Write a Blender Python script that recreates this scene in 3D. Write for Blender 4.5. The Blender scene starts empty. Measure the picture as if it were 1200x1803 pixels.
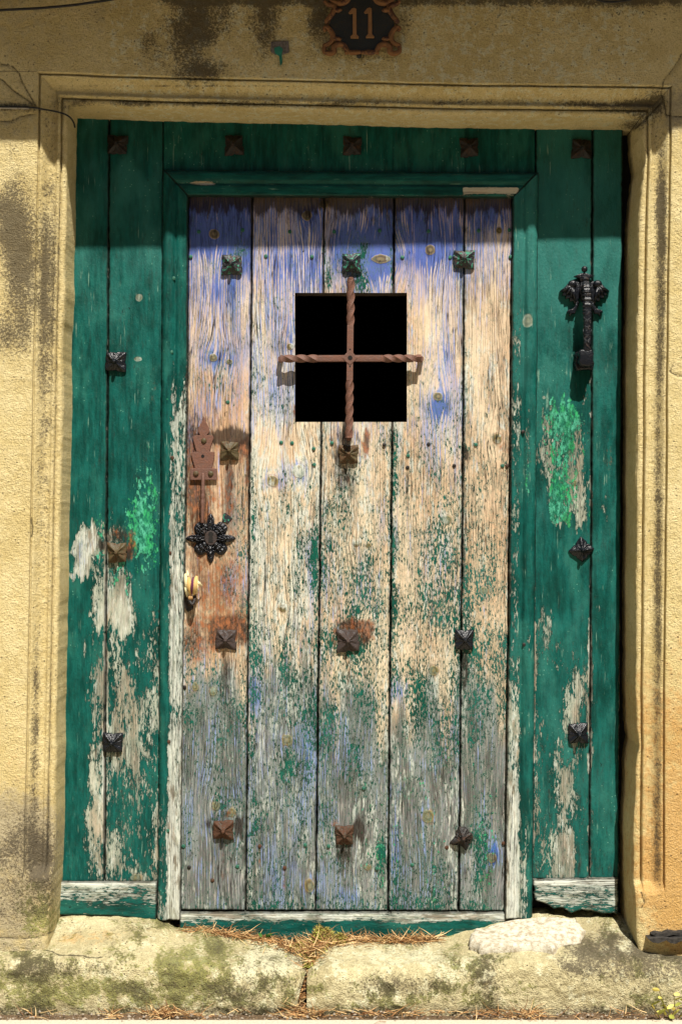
import bpy, bmesh, math, random
import numpy as np
from mathutils import Vector, Matrix, Euler

random.seed(7)
rng = np.random.default_rng(11)
SC = bpy.context.scene
COL = SC.collection
S = 0.0014            # metres per photo pixel on the plane of the door
D = 3.15              # camera to the plane of the door
ZC = 1.132            # camera height
R = math.radians

# ------------------------------------------------------------------ camera
cd = bpy.data.cameras.new("camera"); cam = bpy.data.objects.new("camera", cd); COL.objects.link(cam)
cam.location = (0, -D, ZC); cam.rotation_euler = (R(90), 0, 0)
cd.sensor_fit = 'VERTICAL'; cd.sensor_height = 24; cd.sensor_width = 24
cd.lens = 24 * D / (1803 * S); cd.clip_end = 500; cd.clip_start = 0.05
SC.camera = cam
# ------------------------------------------------------------------ light
SUN = Vector((-0.27, 1.0, -1.62)).normalized()
sun_el = math.asin(-SUN.z)
sun_az = math.atan2(-SUN.x, -SUN.y)
w = bpy.data.worlds.new("World"); SC.world = w; w.use_nodes = True
wn = w.node_tree; wn.nodes.clear()
sky = wn.nodes.new('ShaderNodeTexSky'); sky.sky_type = 'NISHITA'; sky.sun_disc = False
sky.sun_elevation = sun_el; sky.sun_rotation = sun_az
bg = wn.nodes.new('ShaderNodeBackground'); bg.inputs['Strength'].default_value = 0.05
wo = wn.nodes.new('ShaderNodeOutputWorld')
wn.links.new(sky.outputs[0], bg.inputs[0]); wn.links.new(bg.outputs[0], wo.inputs[0])
sd = bpy.data.lights.new("sun", 'SUN'); sd.energy = 4.9; sd.angle = R(0.6); sd.color = (1, 0.95, 0.86)
so = bpy.data.objects.new("sun", sd); COL.objects.link(so)
so.rotation_euler = SUN.to_track_quat('-Z', 'Y').to_euler(); so.location = (2, -4, 6)
SC.view_settings.view_transform = 'Standard'; SC.view_settings.look = 'None'
SC.view_settings.gamma = 1; SC.view_settings.use_curve_mapping = False
SC.view_settings.exposure = 0.88

# ------------------------------------------------------------------ helpers
def K(y): return S * (D + y) / D
def PX(px, y=0.0): return (px - 600.0) * K(y)
def PZ(py, y=0.0): return ZC + (901.5 - py) * K(y)
def P(px, py, y=0.0): return Vector((PX(px, y), y, PZ(py, y)))

def _hash(ix, iy, seed):
    h = (ix.astype(np.int64) * 374761393 + iy.astype(np.int64) * 668265263 + seed * 974634777) & 0xffffffff
    h = ((h ^ (h >> 13)) * 1274126177) & 0xffffffff
    return ((h ^ (h >> 16)) & 0xffff) / 65535.0
def vn(x, y, seed=0):
    x = np.asarray(x, float); y = np.asarray(y, float)
    x, y = np.broadcast_arrays(x, y)
    ix = np.floor(x); iy = np.floor(y); fx = x - ix; fy = y - iy
    ix = ix.astype(np.int64); iy = iy.astype(np.int64)
    fx = fx * fx * fx * (fx * (fx * 6 - 15) + 10); fy = fy * fy * fy * (fy * (fy * 6 - 15) + 10)
    a = _hash(ix, iy, seed); b = _hash(ix + 1, iy, seed); c = _hash(ix, iy + 1, seed); d = _hash(ix + 1, iy + 1, seed)
    return (a + (b - a) * fx) * (1 - fy) + (c + (d - c) * fx) * fy
def fbm(x, y, seed=0, o=4):        # about -1..1
    s = 0; a = 1; t = 0
    for i in range(o):
        s = s + a * (vn(x * 2 ** i + 13.7 * i, y * 2 ** i + 7.1 * i, seed + i) * 2 - 1); t += a; a *= 0.55
    return s / t * 1.35
def ss(a, b, t):
    t = np.clip((t - a) / (b - a), 0, 1); return t * t * (3 - 2 * t)
def blob(x, y, cx, cy, rx, ry, amp=1.0):
    return amp * np.exp(-(((x - cx) / rx) ** 2 + ((y - cy) / ry) ** 2))
def box(x, y, x0, x1, y0, y1, f=12):
    return ss(x0 - f, x0 + f, x) * (1 - ss(x1 - f, x1 + f, x)) * ss(y0 - f, y0 + f, y) * (1 - ss(y1 - f, y1 + f, y))
def poly(pts):
    a = np.array(pts, float)
    return lambda t: np.interp(t, a[:, 0], a[:, 1])
def segdist(x, y, pts):
    best = np.full(np.shape(x), 1e9)
    for (ax, ay), (bx, by) in zip(pts[:-1], pts[1:]):
        vx, vy = bx - ax, by - ay
        t = np.clip(((x - ax) * vx + (y - ay) * vy) / (vx * vx + vy * vy), 0, 1)
        best = np.minimum(best, np.hypot(x - ax - t * vx, y - ay - t * vy))
    return best

def mesh_from(name, verts, faces, mat, smooth=True):
    me = bpy.data.meshes.new(name)
    verts = np.asarray(verts, np.float32)
    if isinstance(faces, np.ndarray):
        n = len(faces); k = faces.shape[1]
        me.vertices.add(len(verts)); me.vertices.foreach_set('co', verts.ravel())
        me.loops.add(n * k); me.loops.foreach_set('vertex_index', faces.ravel().astype(np.int32))
        me.polygons.add(n); me.polygons.foreach_set('loop_start', np.arange(0, n * k, k, dtype=np.int32))
        me.update(calc_edges=True)
    else:
        me.from_pydata([tuple(map(float, v)) for v in verts], [], faces)
    if smooth: me.polygons.foreach_set('use_smooth', np.ones(len(me.polygons), bool))
    if mat: me.materials.append(mat)
    me.validate(clean_customdata=False)
    me.update()
    return me
def setattr_vec(me, name, arr):
    a = me.attributes.new(name, 'FLOAT_VECTOR', 'POINT'); a.data.foreach_set('vector', np.asarray(arr, np.float32).ravel())

def thing(name, label, cat, loc, group=None, kind=None):
    o = bpy.data.objects.new(name, None); COL.objects.link(o); o.location = loc
    o.empty_display_size = 0.1
    o['label'] = label; o['category'] = cat
    if group: o['group'] = group
    if kind: o['kind'] = kind
    return o
def tag(o, label, cat, group=None, kind=None):
    o['label'] = label; o['category'] = cat
    if group: o['group'] = group
    if kind: o['kind'] = kind
    return o
def wloc(o):
    v = Vector(o.location)
    while o.parent: o = o.parent; v = v + Vector(o.location)
    return v
def link(name, me, parent=None, loc=(0, 0, 0), rot=(0, 0, 0), scale=(1, 1, 1), kind=None, label=None):
    o = bpy.data.objects.new(name, me); COL.objects.link(o)
    o.rotation_euler = rot; o.scale = scale
    if parent:
        o.parent = parent; o.location = Vector(loc) - wloc(parent)
    else: o.location = loc
    if kind: o['kind'] = kind
    if label: o['label'] = label
    return o

# --------------------------------------------------------------- node helper
class NB:
    def __init__(s, name):
        s.m = bpy.data.materials.new(name); s.m.use_nodes = True; s.t = s.m.node_tree; s.t.nodes.clear()
        s.out = s.t.nodes.new('ShaderNodeOutputMaterial')
        s.b = s.t.nodes.new('ShaderNodeBsdfPrincipled'); s.t.links.new(s.b.outputs[0], s.out.inputs[0])
    def _in(s, sock, v):
        if v is None: return
        if hasattr(v, 'is_output'): s.t.links.new(v, sock)
        elif isinstance(v, (tuple, list)):
            if len(v) == 3 and sock.type == 'RGBA': v = (*v, 1)
            sock.default_value = v
        else: sock.default_value = v
    def math(s, op, a, b=None, c=None, clamp=False):
        n = s.t.nodes.new('ShaderNodeMath'); n.operation = op; n.use_clamp = clamp
        s._in(n.inputs[0], a); s._in(n.inputs[1], b); s._in(n.inputs[2], c); return n.outputs[0]
    def add(s, a, b): return s.math('ADD', a, b)
    def sub(s, a, b): return s.math('SUBTRACT', a, b)
    def mul(s, a, b): return s.math('MULTIPLY', a, b)
    def mad(s, a, b, c): return s.math('MULTIPLY_ADD', a, b, c)
    def clamp(s, a): return s.math('ADD', a, 0.0, clamp=True)
    def attr(s, name):
        n = s.t.nodes.new('ShaderNodeAttribute'); n.attribute_name = name
        q = s.t.nodes.new('ShaderNodeSeparateXYZ'); s.t.links.new(n.outputs['Vector'], q.inputs[0])
        return q.outputs[0], q.outputs[1], q.outputs[2]
    def sep(s, v):
        q = s.t.nodes.new('ShaderNodeSeparateXYZ'); s._in(q.inputs[0], v); return q.outputs
    def vec(s, x, y, z):
        n = s.t.nodes.new('ShaderNodeCombineXYZ'); s._in(n.inputs[0], x); s._in(n.inputs[1], y); s._in(n.inputs[2], z); return n.outputs[0]
    def noise(s, v, scale=1, det=3, rough=0.55, dist=0):
        n = s.t.nodes.new('ShaderNodeTexNoise'); s._in(n.inputs['Vector'], v); n.inputs['Scale'].default_value = scale
        n.inputs['Detail'].default_value = det; n.inputs['Roughness'].default_value = rough; n.inputs['Distortion'].default_value = dist
        return n.outputs[0]
    def voro(s, v, scale=1, feat='F1', out=0):
        n = s.t.nodes.new('ShaderNodeTexVoronoi'); s._in(n.inputs['Vector'], v); n.inputs['Scale'].default_value = scale
        n.feature = feat; return n.outputs[out]
    def sst(s, v, a, b):
        n = s.t.nodes.new('ShaderNodeMapRange'); n.interpolation_type = 'SMOOTHSTEP'; s._in(n.inputs[0], v)
        s._in(n.inputs[1], a); s._in(n.inputs[2], b); return n.outputs[0]
    def mix(s, f, a, b, mode='MIX'):
        n = s.t.nodes.new('ShaderNodeMix'); n.data_type = 'RGBA'; n.blend_type = mode
        s._in(n.inputs[0], f); s._in(n.inputs[6], a); s._in(n.inputs[7], b); return n.outputs[2]
    def fmix(s, f, a, b):
        n = s.t.nodes.new('ShaderNodeMix'); n.data_type = 'FLOAT'
        s._in(n.inputs[0], f); s._in(n.inputs[2], a); s._in(n.inputs[3], b); return n.outputs[0]
    def pos(s):
        return s.t.nodes.new('ShaderNodeNewGeometry').outputs['Position']
    def obj(s):
        return s.t.nodes.new('ShaderNodeTexCoord').outputs['Object']
    def rand(s):
        return s.t.nodes.new('ShaderNodeObjectInfo').outputs['Random']
    def layer(s, a, n, c, wd):
        """paint coverage: attribute bias a against noise n"""
        v = s.mad(s.sub(n, 0.5), c, a)
        return s.sst(v, 0.5 - wd, 0.5 + wd)
    def done(s, col, rough, height=None, dist=0.001, strength=1.0, metal=0.0, spec=0.4):
        s._in(s.b.inputs['Base Color'], col); s._in(s.b.inputs['Roughness'], rough); s._in(s.b.inputs['Metallic'], metal)
        s._in(s.b.inputs['Specular IOR Level'], spec)
        if height is not None:
            n = s.t.nodes.new('ShaderNodeBump'); n.inputs['Strength'].default_value = strength
            n.inputs['Distance'].default_value = dist; s._in(n.inputs['Height'], height)
            s.t.links.new(n.outputs[0], s.b.inputs['Normal'])
        return s.m

# --------------------------------------------------------------- materials
def wood_material(name, fleck, flmix, green, green2, whitec, grey1, grey2):
    """attributes: gc = grain across / along / seed, A1 = green, blue, white, A2 = mint, rust, dark, A3 = knot distance, grey, warm"""
    m = NB(name)
    u, v, sd_ = m.attr('gc'); G, B, W = m.attr('A1'); M_, Ru, Dk = m.attr('A2'); Kd, Gy, Wm = m.attr('A3'); X, Z, Ed = m.attr('A4')
    fib = m.noise(m.vec(m.mul(u, 420), m.mul(v, 14), sd_), 1, 3, 0.6)
    fib2 = m.noise(m.vec(m.mul(u, 170), m.mul(v, 3.0), sd_), 1, 4, 0.6)
    ph = m.mad(m.noise(m.vec(m.mul(u, 40), m.mul(v, 0.8), sd_), 1, 2), 4.0, m.mul(u, 2 * math.pi / 0.0060))
    rg = m.mad(m.math('SINE', ph), 0.5, 0.5)
    ring = m.math('POWER', rg, 5.0)
    ringv = m.mul(m.mul(ring, m.sst(fib2, 0.34, 0.62)), m.sst(m.noise(m.vec(m.mul(u, 22), m.mul(v, 2.0), m.add(sd_, 93.0)), 1, 3), 0.34, 0.60))
    # bare wood
    tone = m.noise(m.vec(m.mul(X, 14), m.mul(Z, 4), sd_), 1, 3)
    light = m.mix(m.clamp(m.mad(m.sub(tone, 0.5), 2.2, m.mul(Wm, 0.95))), (0.61, 0.495, 0.345), (0.46, 0.255, 0.13))
    wood = m.mix(m.mul(ringv, 0.85), light, (0.17, 0.07, 0.03))
    wood = m.mix(m.mul(m.sst(fib, 0.50, 0.72), 0.6), wood, m.mix(0.5, wood, (0.75, 0.58, 0.38)))
    wood = m.mix(m.mul(m.sst(fib, 0.46, 0.28), 0.34), wood, (0.17, 0.08, 0.035))
    gtone = m.noise(m.vec(m.mul(X, 30), m.mul(Z, 5), sd_), 1, 3)
    greyc = m.mix(m.sst(gtone, 0.38, 0.62), grey1, grey2)
    greyc = m.mix(m.mul(ringv, 0.5), greyc, (0.06, 0.045, 0.035))
    greyc = m.mix(m.sst(fib, 0.5, 0.75), greyc, (0.42, 0.38, 0.33))
    gm = m.sst(m.mad(m.sub(gtone, 0.5), 0.9, Gy), 0.2, 0.8)
    wood = m.mix(gm, wood, greyc)
    # knots
    kin = m.sst(Kd, 1.12, 0.86)
    kr = m.mad(m.math('SINE', m.mul(Kd, 8.5)), 0.5, 0.5)
    kcol = m.mix(m.mul(kr, fib2), (0.10, 0.07, 0.025), (0.36, 0.28, 0.12))
    wood = m.mix(kin, wood, kcol)
    halo = m.mul(m.sst(Kd, 1.5, 1.05), m.sub(1.0, kin))
    wood = m.mix(m.mul(halo, 0.7), wood, (0.20, 0.10, 0.05))
    # checks: thin dark cracks along the grain
    ck = m.noise(m.vec(m.mul(u, 330), m.mul(v, 6.5), m.add(sd_, 31.0)), 1, 2, 0.5)
    ckm = m.noise(m.vec(m.mul(X, 9), m.mul(Z, 3), sd_), 1, 2)
    crack = m.mul(m.sst(m.math('ABSOLUTE', m.sub(ck, 0.5)), 0.022, 0.004), m.sst(ckm, 0.44, 0.60))
    # white ground coat
    wn_ = m.noise(m.vec(m.mul(u, 110), m.mul(v, 22), m.add(sd_, 5.0)), 1, 6, 0.66)
    wm = m.layer(W, wn_, 2.2, 0.13)
    wm = m.mul(wm, m.mad(ringv, -0.45, 0.80))
    col = m.mix(wm, wood, m.mix(m.sst(fib, 0.35, 0.7), m.mix(0.45, whitec, (0.30, 0.33, 0.36)), whitec))
    # blue, lying in the softer grain
    bn = m.noise(m.vec(m.mul(u, 210), m.mul(v, 11), m.add(sd_, 9.0)), 1, 5, 0.65)
    bm_ = m.layer(m.mad(rg, -0.50, m.add(B, 0.24)), bn, 2.4, 0.12)
    bm_ = m.mul(bm_, m.sub(1.0, m.mul(kin, 0.9)))
    bcol = m.mix(m.sst(m.mad(m.sub(fib, 0.5), 1.2, B), 0.75, 0.35), (0.012, 0.070, 0.34), (0.22, 0.27, 0.50))
    lil = m.mul(m.sst(m.mad(m.sub(bn, 0.5), 1.2, B), 0.0, 0.45), m.sub(1.0, kin))
    col = m.mix(m.mul(lil, 0.50), col, m.mix(gm, (0.36, 0.33, 0.44), (0.13, 0.165, 0.18)))
    col = m.mix(m.mul(bm_, 0.86), col, bcol)
    # green
    fx, fz = fleck
    gn1 = m.noise(m.vec(m.mul(X, fx), m.mul(Z, fz), m.add(sd_, 17.0)), 1, 6, 0.70, 0.35)
    gn2 = m.noise(m.vec(m.mul(X, fx * 0.28), m.mul(Z, fz * 0.28), m.add(sd_, 23.0)), 1, 3, 0.6)
    gn3 = m.noise(m.vec(m.mul(X, fx * 0.42), m.mul(Z, fz * 0.36), m.add(sd_, 29.0)), 1, 6, 0.6, 0.3)
    gn = m.math('MAXIMUM', m.fmix(flmix, gn1, gn2), m.sub(gn3, 0.105))
    gv = m.mad(m.sub(gn, 0.5), 2.4, m.mad(ringv, -0.10, G))
    gmk = m.sst(gv, 0.47, 0.53)
    gmk = m.mul(gmk, m.sub(1.0, m.mul(kin, 0.75)))
    gvar = m.noise(m.vec(m.mul(X, 70), m.mul(Z, 11), sd_), 1, 5, 0.68)
    gcol = m.mix(m.sst(gvar, 0.32, 0.68), green, green2)
    gcol = m.mix(m.mul(m.sst(fib, 0.58, 0.75), 0.25), gcol, (0.05, 0.17, 0.12))
    scf = m.noise(m.vec(m.mul(X, 13), m.mul(Z, 6), m.add(sd_, 2.0)), 1, 4, 0.6)
    gcol = m.mix(m.mul(m.sst(scf, 0.50, 0.66), 0.55), gcol, (0.022, 0.130, 0.100))
    gcol = m.mix(m.mul(m.sst(scf, 0.48, 0.34), 0.55), gcol, (0.0015, 0.030, 0.022))
    gcol = m.mix(m.mul(m.sst(m.add(Wm, m.mul(m.sub(scf, 0.5), 0.9)), 0.1, 0.95), 0.75), gcol, (0.030, 0.150, 0.128))
    gr0 = m.noise(m.vec(m.mul(X, 30), m.mul(Z, 8), m.add(sd_, 141.0)), 1, 4, 0.65)
    scr = m.noise(m.vec(m.mul(X, 260), m.mul(Z, 16), m.add(sd_, 87.0)), 1, 2, 0.5)
    gcol = m.mix(m.mul(m.mul(m.sst(scr, 0.62, 0.68), m.sst(gr0, 0.52, 0.66)), 0.65), gcol, (0.20, 0.32, 0.24))
    spk = m.voro(m.vec(m.mul(X, 95), m.mul(Z, 80), m.add(sd_, 13.0)), 1)
    gcol = m.mix(m.mul(m.sst(spk, 0.14, 0.08), m.mul(0.8, m.sst(m.sep(m.vec(scf, 0, 0))[0], 0.5, 0.62))), gcol, (0.16, 0.34, 0.25))
    # thin worn green: a wash that leaves the grain showing
    wash = m.mul(m.sst(gv, 0.05, 0.50), 0.50)
    col = m.mix(wash, col, m.mix(0.55, gcol, (0.10, 0.17, 0.12)))
    # light rim of the ground coat round each flake
    rim = m.mul(m.sst(gv, 0.40, 0.465), m.sub(1.0, gmk))
    col = m.mix(m.mul(rim, 0.30), col, (0.40, 0.42, 0.35))
    gcol = m.mix(m.mul(m.sst(gv, 0.62, 0.53), 0.30), gcol, (0.001, 0.016, 0.012))  # dark line inside each flake edge, painted in as its shadow
    col = m.mix(gmk, col, gcol)
    # mint over-paint
    mn = m.noise(m.vec(m.mul(X, 120), m.mul(Z, 60), m.add(sd_, 41.0)), 1, 6, 0.75)
    mm = m.layer(M_, mn, 2.5, 0.05)
    mt = m.noise(m.vec(m.mul(X, 40), m.mul(Z, 25), m.add(sd_, 3.0)), 1, 3)
    mcol = m.mix(m.sst(mt, 0.4, 0.6), (0.030, 0.30, 0.105), (0.075, 0.36, 0.235))
    mcol = m.mix(m.sst(mn, 0.60, 0.44), mcol, (0.012, 0.13, 0.075))
    col = m.mix(mm, col, mcol)
    # rust, dirt and painted shade
    rn = m.noise(m.vec(m.mul(X, 90), m.mul(Z, 45), m.add(sd_, 51.0)), 1, 5, 0.7)
    rm = m.layer(Ru, rn, 1.5, 0.3)
    rc = m.mix(m.sst(rn, 0.42, 0.66), (0.04, 0.014, 0.008), (0.26, 0.08, 0.025))
    col = m.mix(m.mul(rm, 0.85), col, rc)
    dn = m.noise(m.vec(m.mul(X, 120), m.mul(Z, 30), m.add(sd_, 61.0)), 1, 5, 0.7)
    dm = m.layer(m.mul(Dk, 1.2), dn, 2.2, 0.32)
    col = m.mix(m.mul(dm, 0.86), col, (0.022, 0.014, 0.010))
    bare = m.sub(1.0, gmk)
    col = m.mix(m.mul(m.mul(crack, bare), 0.85), col, (0.02, 0.012, 0.008))
    # grime caught in streaks and gouges
    gr_ = m.noise(m.vec(m.mul(X, 300), m.mul(Z, 24), m.add(sd_, 111.0)), 1, 5, 0.7)
    gr2 = m.noise(m.vec(m.mul(X, 25), m.mul(Z, 7), m.add(sd_, 117.0)), 1, 3, 0.6)
    gmsk = m.mul(m.sst(m.add(gr_, m.mul(m.sub(gr2, 0.5), 0.7)), 0.55, 0.72), m.mad(gmk, -0.6, 1.0))
    col = m.mix(m.mul(gmsk, 0.42), col, (0.035, 0.028, 0.02))
    ge = m.noise(m.vec(m.mul(X, 110), m.mul(Z, 46), m.add(sd_, 131.0)), 1, 4, 0.7)
    gouge = m.mul(m.sst(ge, 0.67, 0.70), m.sst(gr2, 0.46, 0.6))
    col = m.mix(m.mul(gouge, 0.85), col, (0.015, 0.018, 0.012))
    # dirt and wear along the board edges
    edm = m.sst(m.add(Ed, m.mul(m.sub(gr_, 0.5), 0.006)), 0.0042, 0.0004)
    col = m.mix(m.mul(edm, 0.8), col, (0.012, 0.012, 0.009))
    # tiny specks of dark paint and pinholes
    sp = m.voro(m.vec(m.mul(X, 150), m.mul(Z, 110), sd_), 1)
    col = m.mix(m.mul(m.sst(sp, 0.13, 0.06), 0.7), col, (0.02, 0.03, 0.02))
    lump = m.noise(m.vec(m.mul(X, 230), m.mul(Z, 130), m.add(sd_, 71.0)), 1, 5, 0.7)
    soft = m.noise(m.vec(m.mul(X, 45), m.mul(Z, 14), m.add(sd_, 77.0)), 1, 2, 0.5)
    h = m.mad(m.mul(ringv, bare), -0.30, m.mul(m.mul(fib, bare), 0.35))
    h = m.add(h, m.mul(gmk, m.mad(lump, 0.55, 0.45)))
    h = m.mad(mm, 0.2, h)
    h = m.mad(m.mul(crack, bare), -1.0, h)
    h = m.mad(gouge, -0.8, h)
    h = m.mad(soft, 0.9, h)
    h = m.mad(kin, 0.3, h)
    rough = m.fmix(m.mul(gmk, m.sub(1.0, dm)), 0.75, m.mad(lump, 0.3, 0.27))
    return m.done(col, rough, h, 0.0029, 1.0, spec=0.13)

WHITE = (0.60, 0.62, 0.53)
M_LEAF = wood_material('weathered_leaf_wood', (270, 92), 0.14, (0.003, 0.048, 0.032), (0.006, 0.105, 0.070), WHITE, (0.085, 0.082, 0.078), (0.20, 0.205, 0.205))
M_FRAME = wood_material('peeling_green_wood', (250, 62), 0.22, (0.0015, 0.038, 0.031), (0.005, 0.088, 0.073), WHITE, (0.18, 0.165, 0.125), (0.40, 0.42, 0.335))

def stone_material(name, c1, c2, relief=1.0):
    """A1 = soot stain with painted moulding shade, orange, grey; A2 = crack distance (px), moss, pale"""
    m = NB(name)
    St, Or, Gy = m.attr('A1'); Cr, Mo, Pa = m.attr('A2'); X, Y, Z = m.sep(m.pos())
    p = m.vec(X, Y, Z)
    n1 = m.noise(p, 9, 4, 0.6); n2 = m.noise(p, 60, 4, 0.65); n3 = m.noise(p, 330, 3, 0.6); n4 = m.noise(p, 150, 5, 0.7)
    col = m.mix(m.sst(m.fmix(0.45, n1, n2), 0.36, 0.64), c1, c2)
    col = m.mix(m.mul(m.sst(m.add(Or, m.mul(m.sub(n2, 0.5), 1.3)), 0.3, 0.8), 0.8), col, (0.50, 0.27, 0.075))
    col = m.mix(m.mul(m.sst(m.add(Gy, m.mul(m.sub(n2, 0.5), 1.0)), 0.3, 0.8), 0.7), col, (0.30, 0.26, 0.185))
    col = m.mix(m.mul(m.sst(m.add(Pa, m.mul(m.sub(n2, 0.5), 1.6)), 0.4, 0.62), 0.8), col, (0.66, 0.63, 0.42))
    mc = m.mix(m.sst(n4, 0.4, 0.62), (0.10, 0.115, 0.02), (0.33, 0.33, 0.085))
    col = m.mix(m.mul(m.sst(m.add(Mo, m.mul(m.sub(m.fmix(0.5, n2, n4), 0.5), 2.2)), 0.35, 0.62), 0.82), col, mc)
    col = m.mix(m.mul(m.sst(n3, 0.47, 0.33), 0.42), col, (0.17, 0.11, 0.045))
    col = m.mix(m.mul(m.sst(n3, 0.55, 0.70), 0.40), col, (0.72, 0.58, 0.33))
    sm = m.sst(m.add(St, m.add(m.mul(m.sub(n4, 0.5), 1.9), m.mul(m.sub(n3, 0.5), 1.5))), 0.18, 0.82)
    col = m.mix(m.mul(sm, 0.86), col, (0.060, 0.047, 0.032))
    pit = m.voro(p, 75)
    pm = m.mul(m.sst(pit, 0.19, 0.09), m.sst(n2, 0.47, 0.58))
    col = m.mix(m.mul(pm, 0.7), col, (0.06, 0.04, 0.02))
    cm = m.sst(m.add(Cr, m.mul(m.sub(n4, 0.5), 6.0)), 1.5, 0.2)
    col = m.mix(m.mul(cm, 0.60), col, (0.045, 0.033, 0.02))
    h = m.mad(n3, 0.75, m.mul(n4, 1.0)); h = m.mad(n2, 0.9, h)
    h = m.mad(pm, -0.7, h); h = m.mad(cm, -1.6, h)
    return m.done(col, 0.92, h, 0.0062 * relief, 1.0, spec=0.2)

M_WALL = stone_material('yellow_sandstone', (0.57, 0.45, 0.20), (0.70, 0.585, 0.31))
M_STEP = stone_material('mossy_step_stone', (0.42, 0.36, 0.195), (0.64, 0.57, 0.34), 1.2)

def metal_material(name, base, rustc, amt, rough=0.38, greenish=0.0):
    m = NB(name); o = m.pos(); r = m.rand()
    n = m.noise(o, 260, 4, 0.65); n2 = m.noise(o, 70, 4, 0.6)
    k = m.sst(m.add(m.fmix(0.5, n, n2), m.mul(m.sub(r, 0.5), 0.10)), 0.62 - amt * 0.35, 0.72 - amt * 0.35)
    rc = m.mix(n, (rustc[0] * .35, rustc[1] * .35, rustc[2] * .35), rustc)
    col = m.mix(k, base, rc)
    if greenish:
        g = m.sst(m.noise(o, 130, 4, 0.6), 0.60 - greenish * 0.25, 0.64 - greenish * 0.25)
        col = m.mix(g, col, (0.035, 0.20, 0.125))
    return m.done(col, m.fmix(k, rough, 0.8), m.fmix(0.5, n, n2), 0.0028, 0.9, metal=0.0, spec=0.32)
M_IRON = metal_material('black_painted_iron', (0.006, 0.007, 0.010), (0.05, 0.03, 0.02), 0.14, 0.27)
M_RUST = metal_material('rusty_iron', (0.036, 0.024, 0.013), (0.085, 0.034, 0.015), 0.55, 0.5)
M_RUSTO = metal_material('ochre_rusty_iron', (0.06, 0.045, 0.018), (0.10, 0.05, 0.02), 0.4, 0.5)
M_GREENIRON = metal_material('green_flaked_iron', (0.016, 0.020, 0.024), (0.08, 0.045, 0.03), 0.25, 0.4, 0.12)
M_BROWNIRON = metal_material('brown_iron', (0.034, 0.025, 0.023), (0.055, 0.034, 0.026), 0.4, 0.5)
M_BAR = metal_material('red_brown_iron', (0.115, 0.058, 0.042), (0.19, 0.085, 0.055), 0.5, 0.6)
M_COPPER = metal_material('copper_brown_metal', (0.06, 0.022, 0.012), (0.26, 0.12, 0.045), 0.55, 0.42)
M_PLATE = metal_material('dark_enamel', (0.016, 0.018, 0.017), (0.045, 0.038, 0.028), 0.2, 0.45)
M_DIGIT = metal_material('copper_digit', (0.26, 0.13, 0.05), (0.34, 0.17, 0.07), 0.5, 0.5)
M_GREY = metal_material('grey_mortar', (0.30, 0.28, 0.25), (0.22, 0.19, 0.14), 0.3, 0.9)
def plain(name, c, rough=0.8, var=0.25, sc=60):
    m = NB(name); n = m.noise(m.pos(), sc, 4, 0.65)
    col = m.mix(m.sst(n, 0.3, 0.7), tuple(x * (1 - var) for x in c), tuple(min(1, x * (1 + var)) for x in c))
    return m.done(col, rough, n, 0.002, 0.7, spec=0.3)
M_DARK = plain('dark_interior', (0.012, 0.011, 0.010), 0.95)  # near black colour stands in for the unlit room, gaps and holes
M_CABLE = plain('black_rubber', (0.015, 0.015, 0.016), 0.5)
M_PAVE = plain('pale_concrete', (0.43, 0.385, 0.30), 0.9, 0.12, 200)
M_ROAD = plain('light_bounce_paving', (0.50, 0.42, 0.29), 0.9, 0.3, 90)  # street colour paled to bounce warm light onto the shaded lintel
M_DIRT = plain('brown_dirt', (0.10, 0.065, 0.035), 0.95, 0.5, 220)
M_SLATE = plain('black_slate', (0.028, 0.025, 0.022), 0.95, 0.5, 120)
M_EAVE = plain('eave_timber', (0.22, 0.15, 0.09), 0.85)
def patch_material():
    m = NB('lime_mortar'); p = m.pos(); n = m.noise(p, 70, 5, 0.7); n2 = m.noise(p, 260, 4, 0.7)
    col = m.mix(m.sst(n, 0.35, 0.6), (0.30, 0.25, 0.17), (0.54, 0.50, 0.40))
    col = m.mix(m.mul(m.sst(n2, 0.46, 0.3), 0.6), col, (0.18, 0.13, 0.07))
    return m.done(col, 0.9, m.mad(n2, 0.6, n), 0.0032, 1.0, spec=0.2)
M_PATCH = patch_material()
def blade_material(name, a, b, c):
    m = NB(name); n = m.t.nodes.new('ShaderNodeAttribute'); n.attribute_name = 'tint'
    f = n.outputs['Fac']
    col = m.mix(m.sst(f, 0.0, 0.55), a, b); col = m.mix(m.sst(f, 0.55, 1.0), col, c)
    return m.done(col, 0.7, None, spec=0.25)
M_STRAW = blade_material('dry_grass_blades', (0.13, 0.055, 0.02), (0.36, 0.19, 0.07), (0.62, 0.45, 0.22))
M_MOSS = blade_material('moss_sprigs', (0.12, 0.06, 0.02), (0.30, 0.24, 0.06), (0.38, 0.42, 0.07))
M_LEAFY = blade_material('small_leaves', (0.10, 0.14, 0.02), (0.34, 0.34, 0.06), (0.72, 0.62, 0.16))
M_GREENLEAF = plain('green_leaf', (0.04, 0.14, 0.025), 0.6)
M_HUSK = blade_material('dried_husk', (0.10, 0.02, 0.05), (0.48, 0.30, 0.09), (0.62, 0.54, 0.32))

# =============================================================== SETTING: wall
def grid_faces(nr, nc):
    i = np.arange(nr - 1)[:, None]; j = np.arange(nc - 1)[None, :]
    a = i * nc + j
    return np.stack([a, a + nc, a + nc + 1, a + 1], -1).reshape(-1, 4)

YW = -0.14          # wall face
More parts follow.
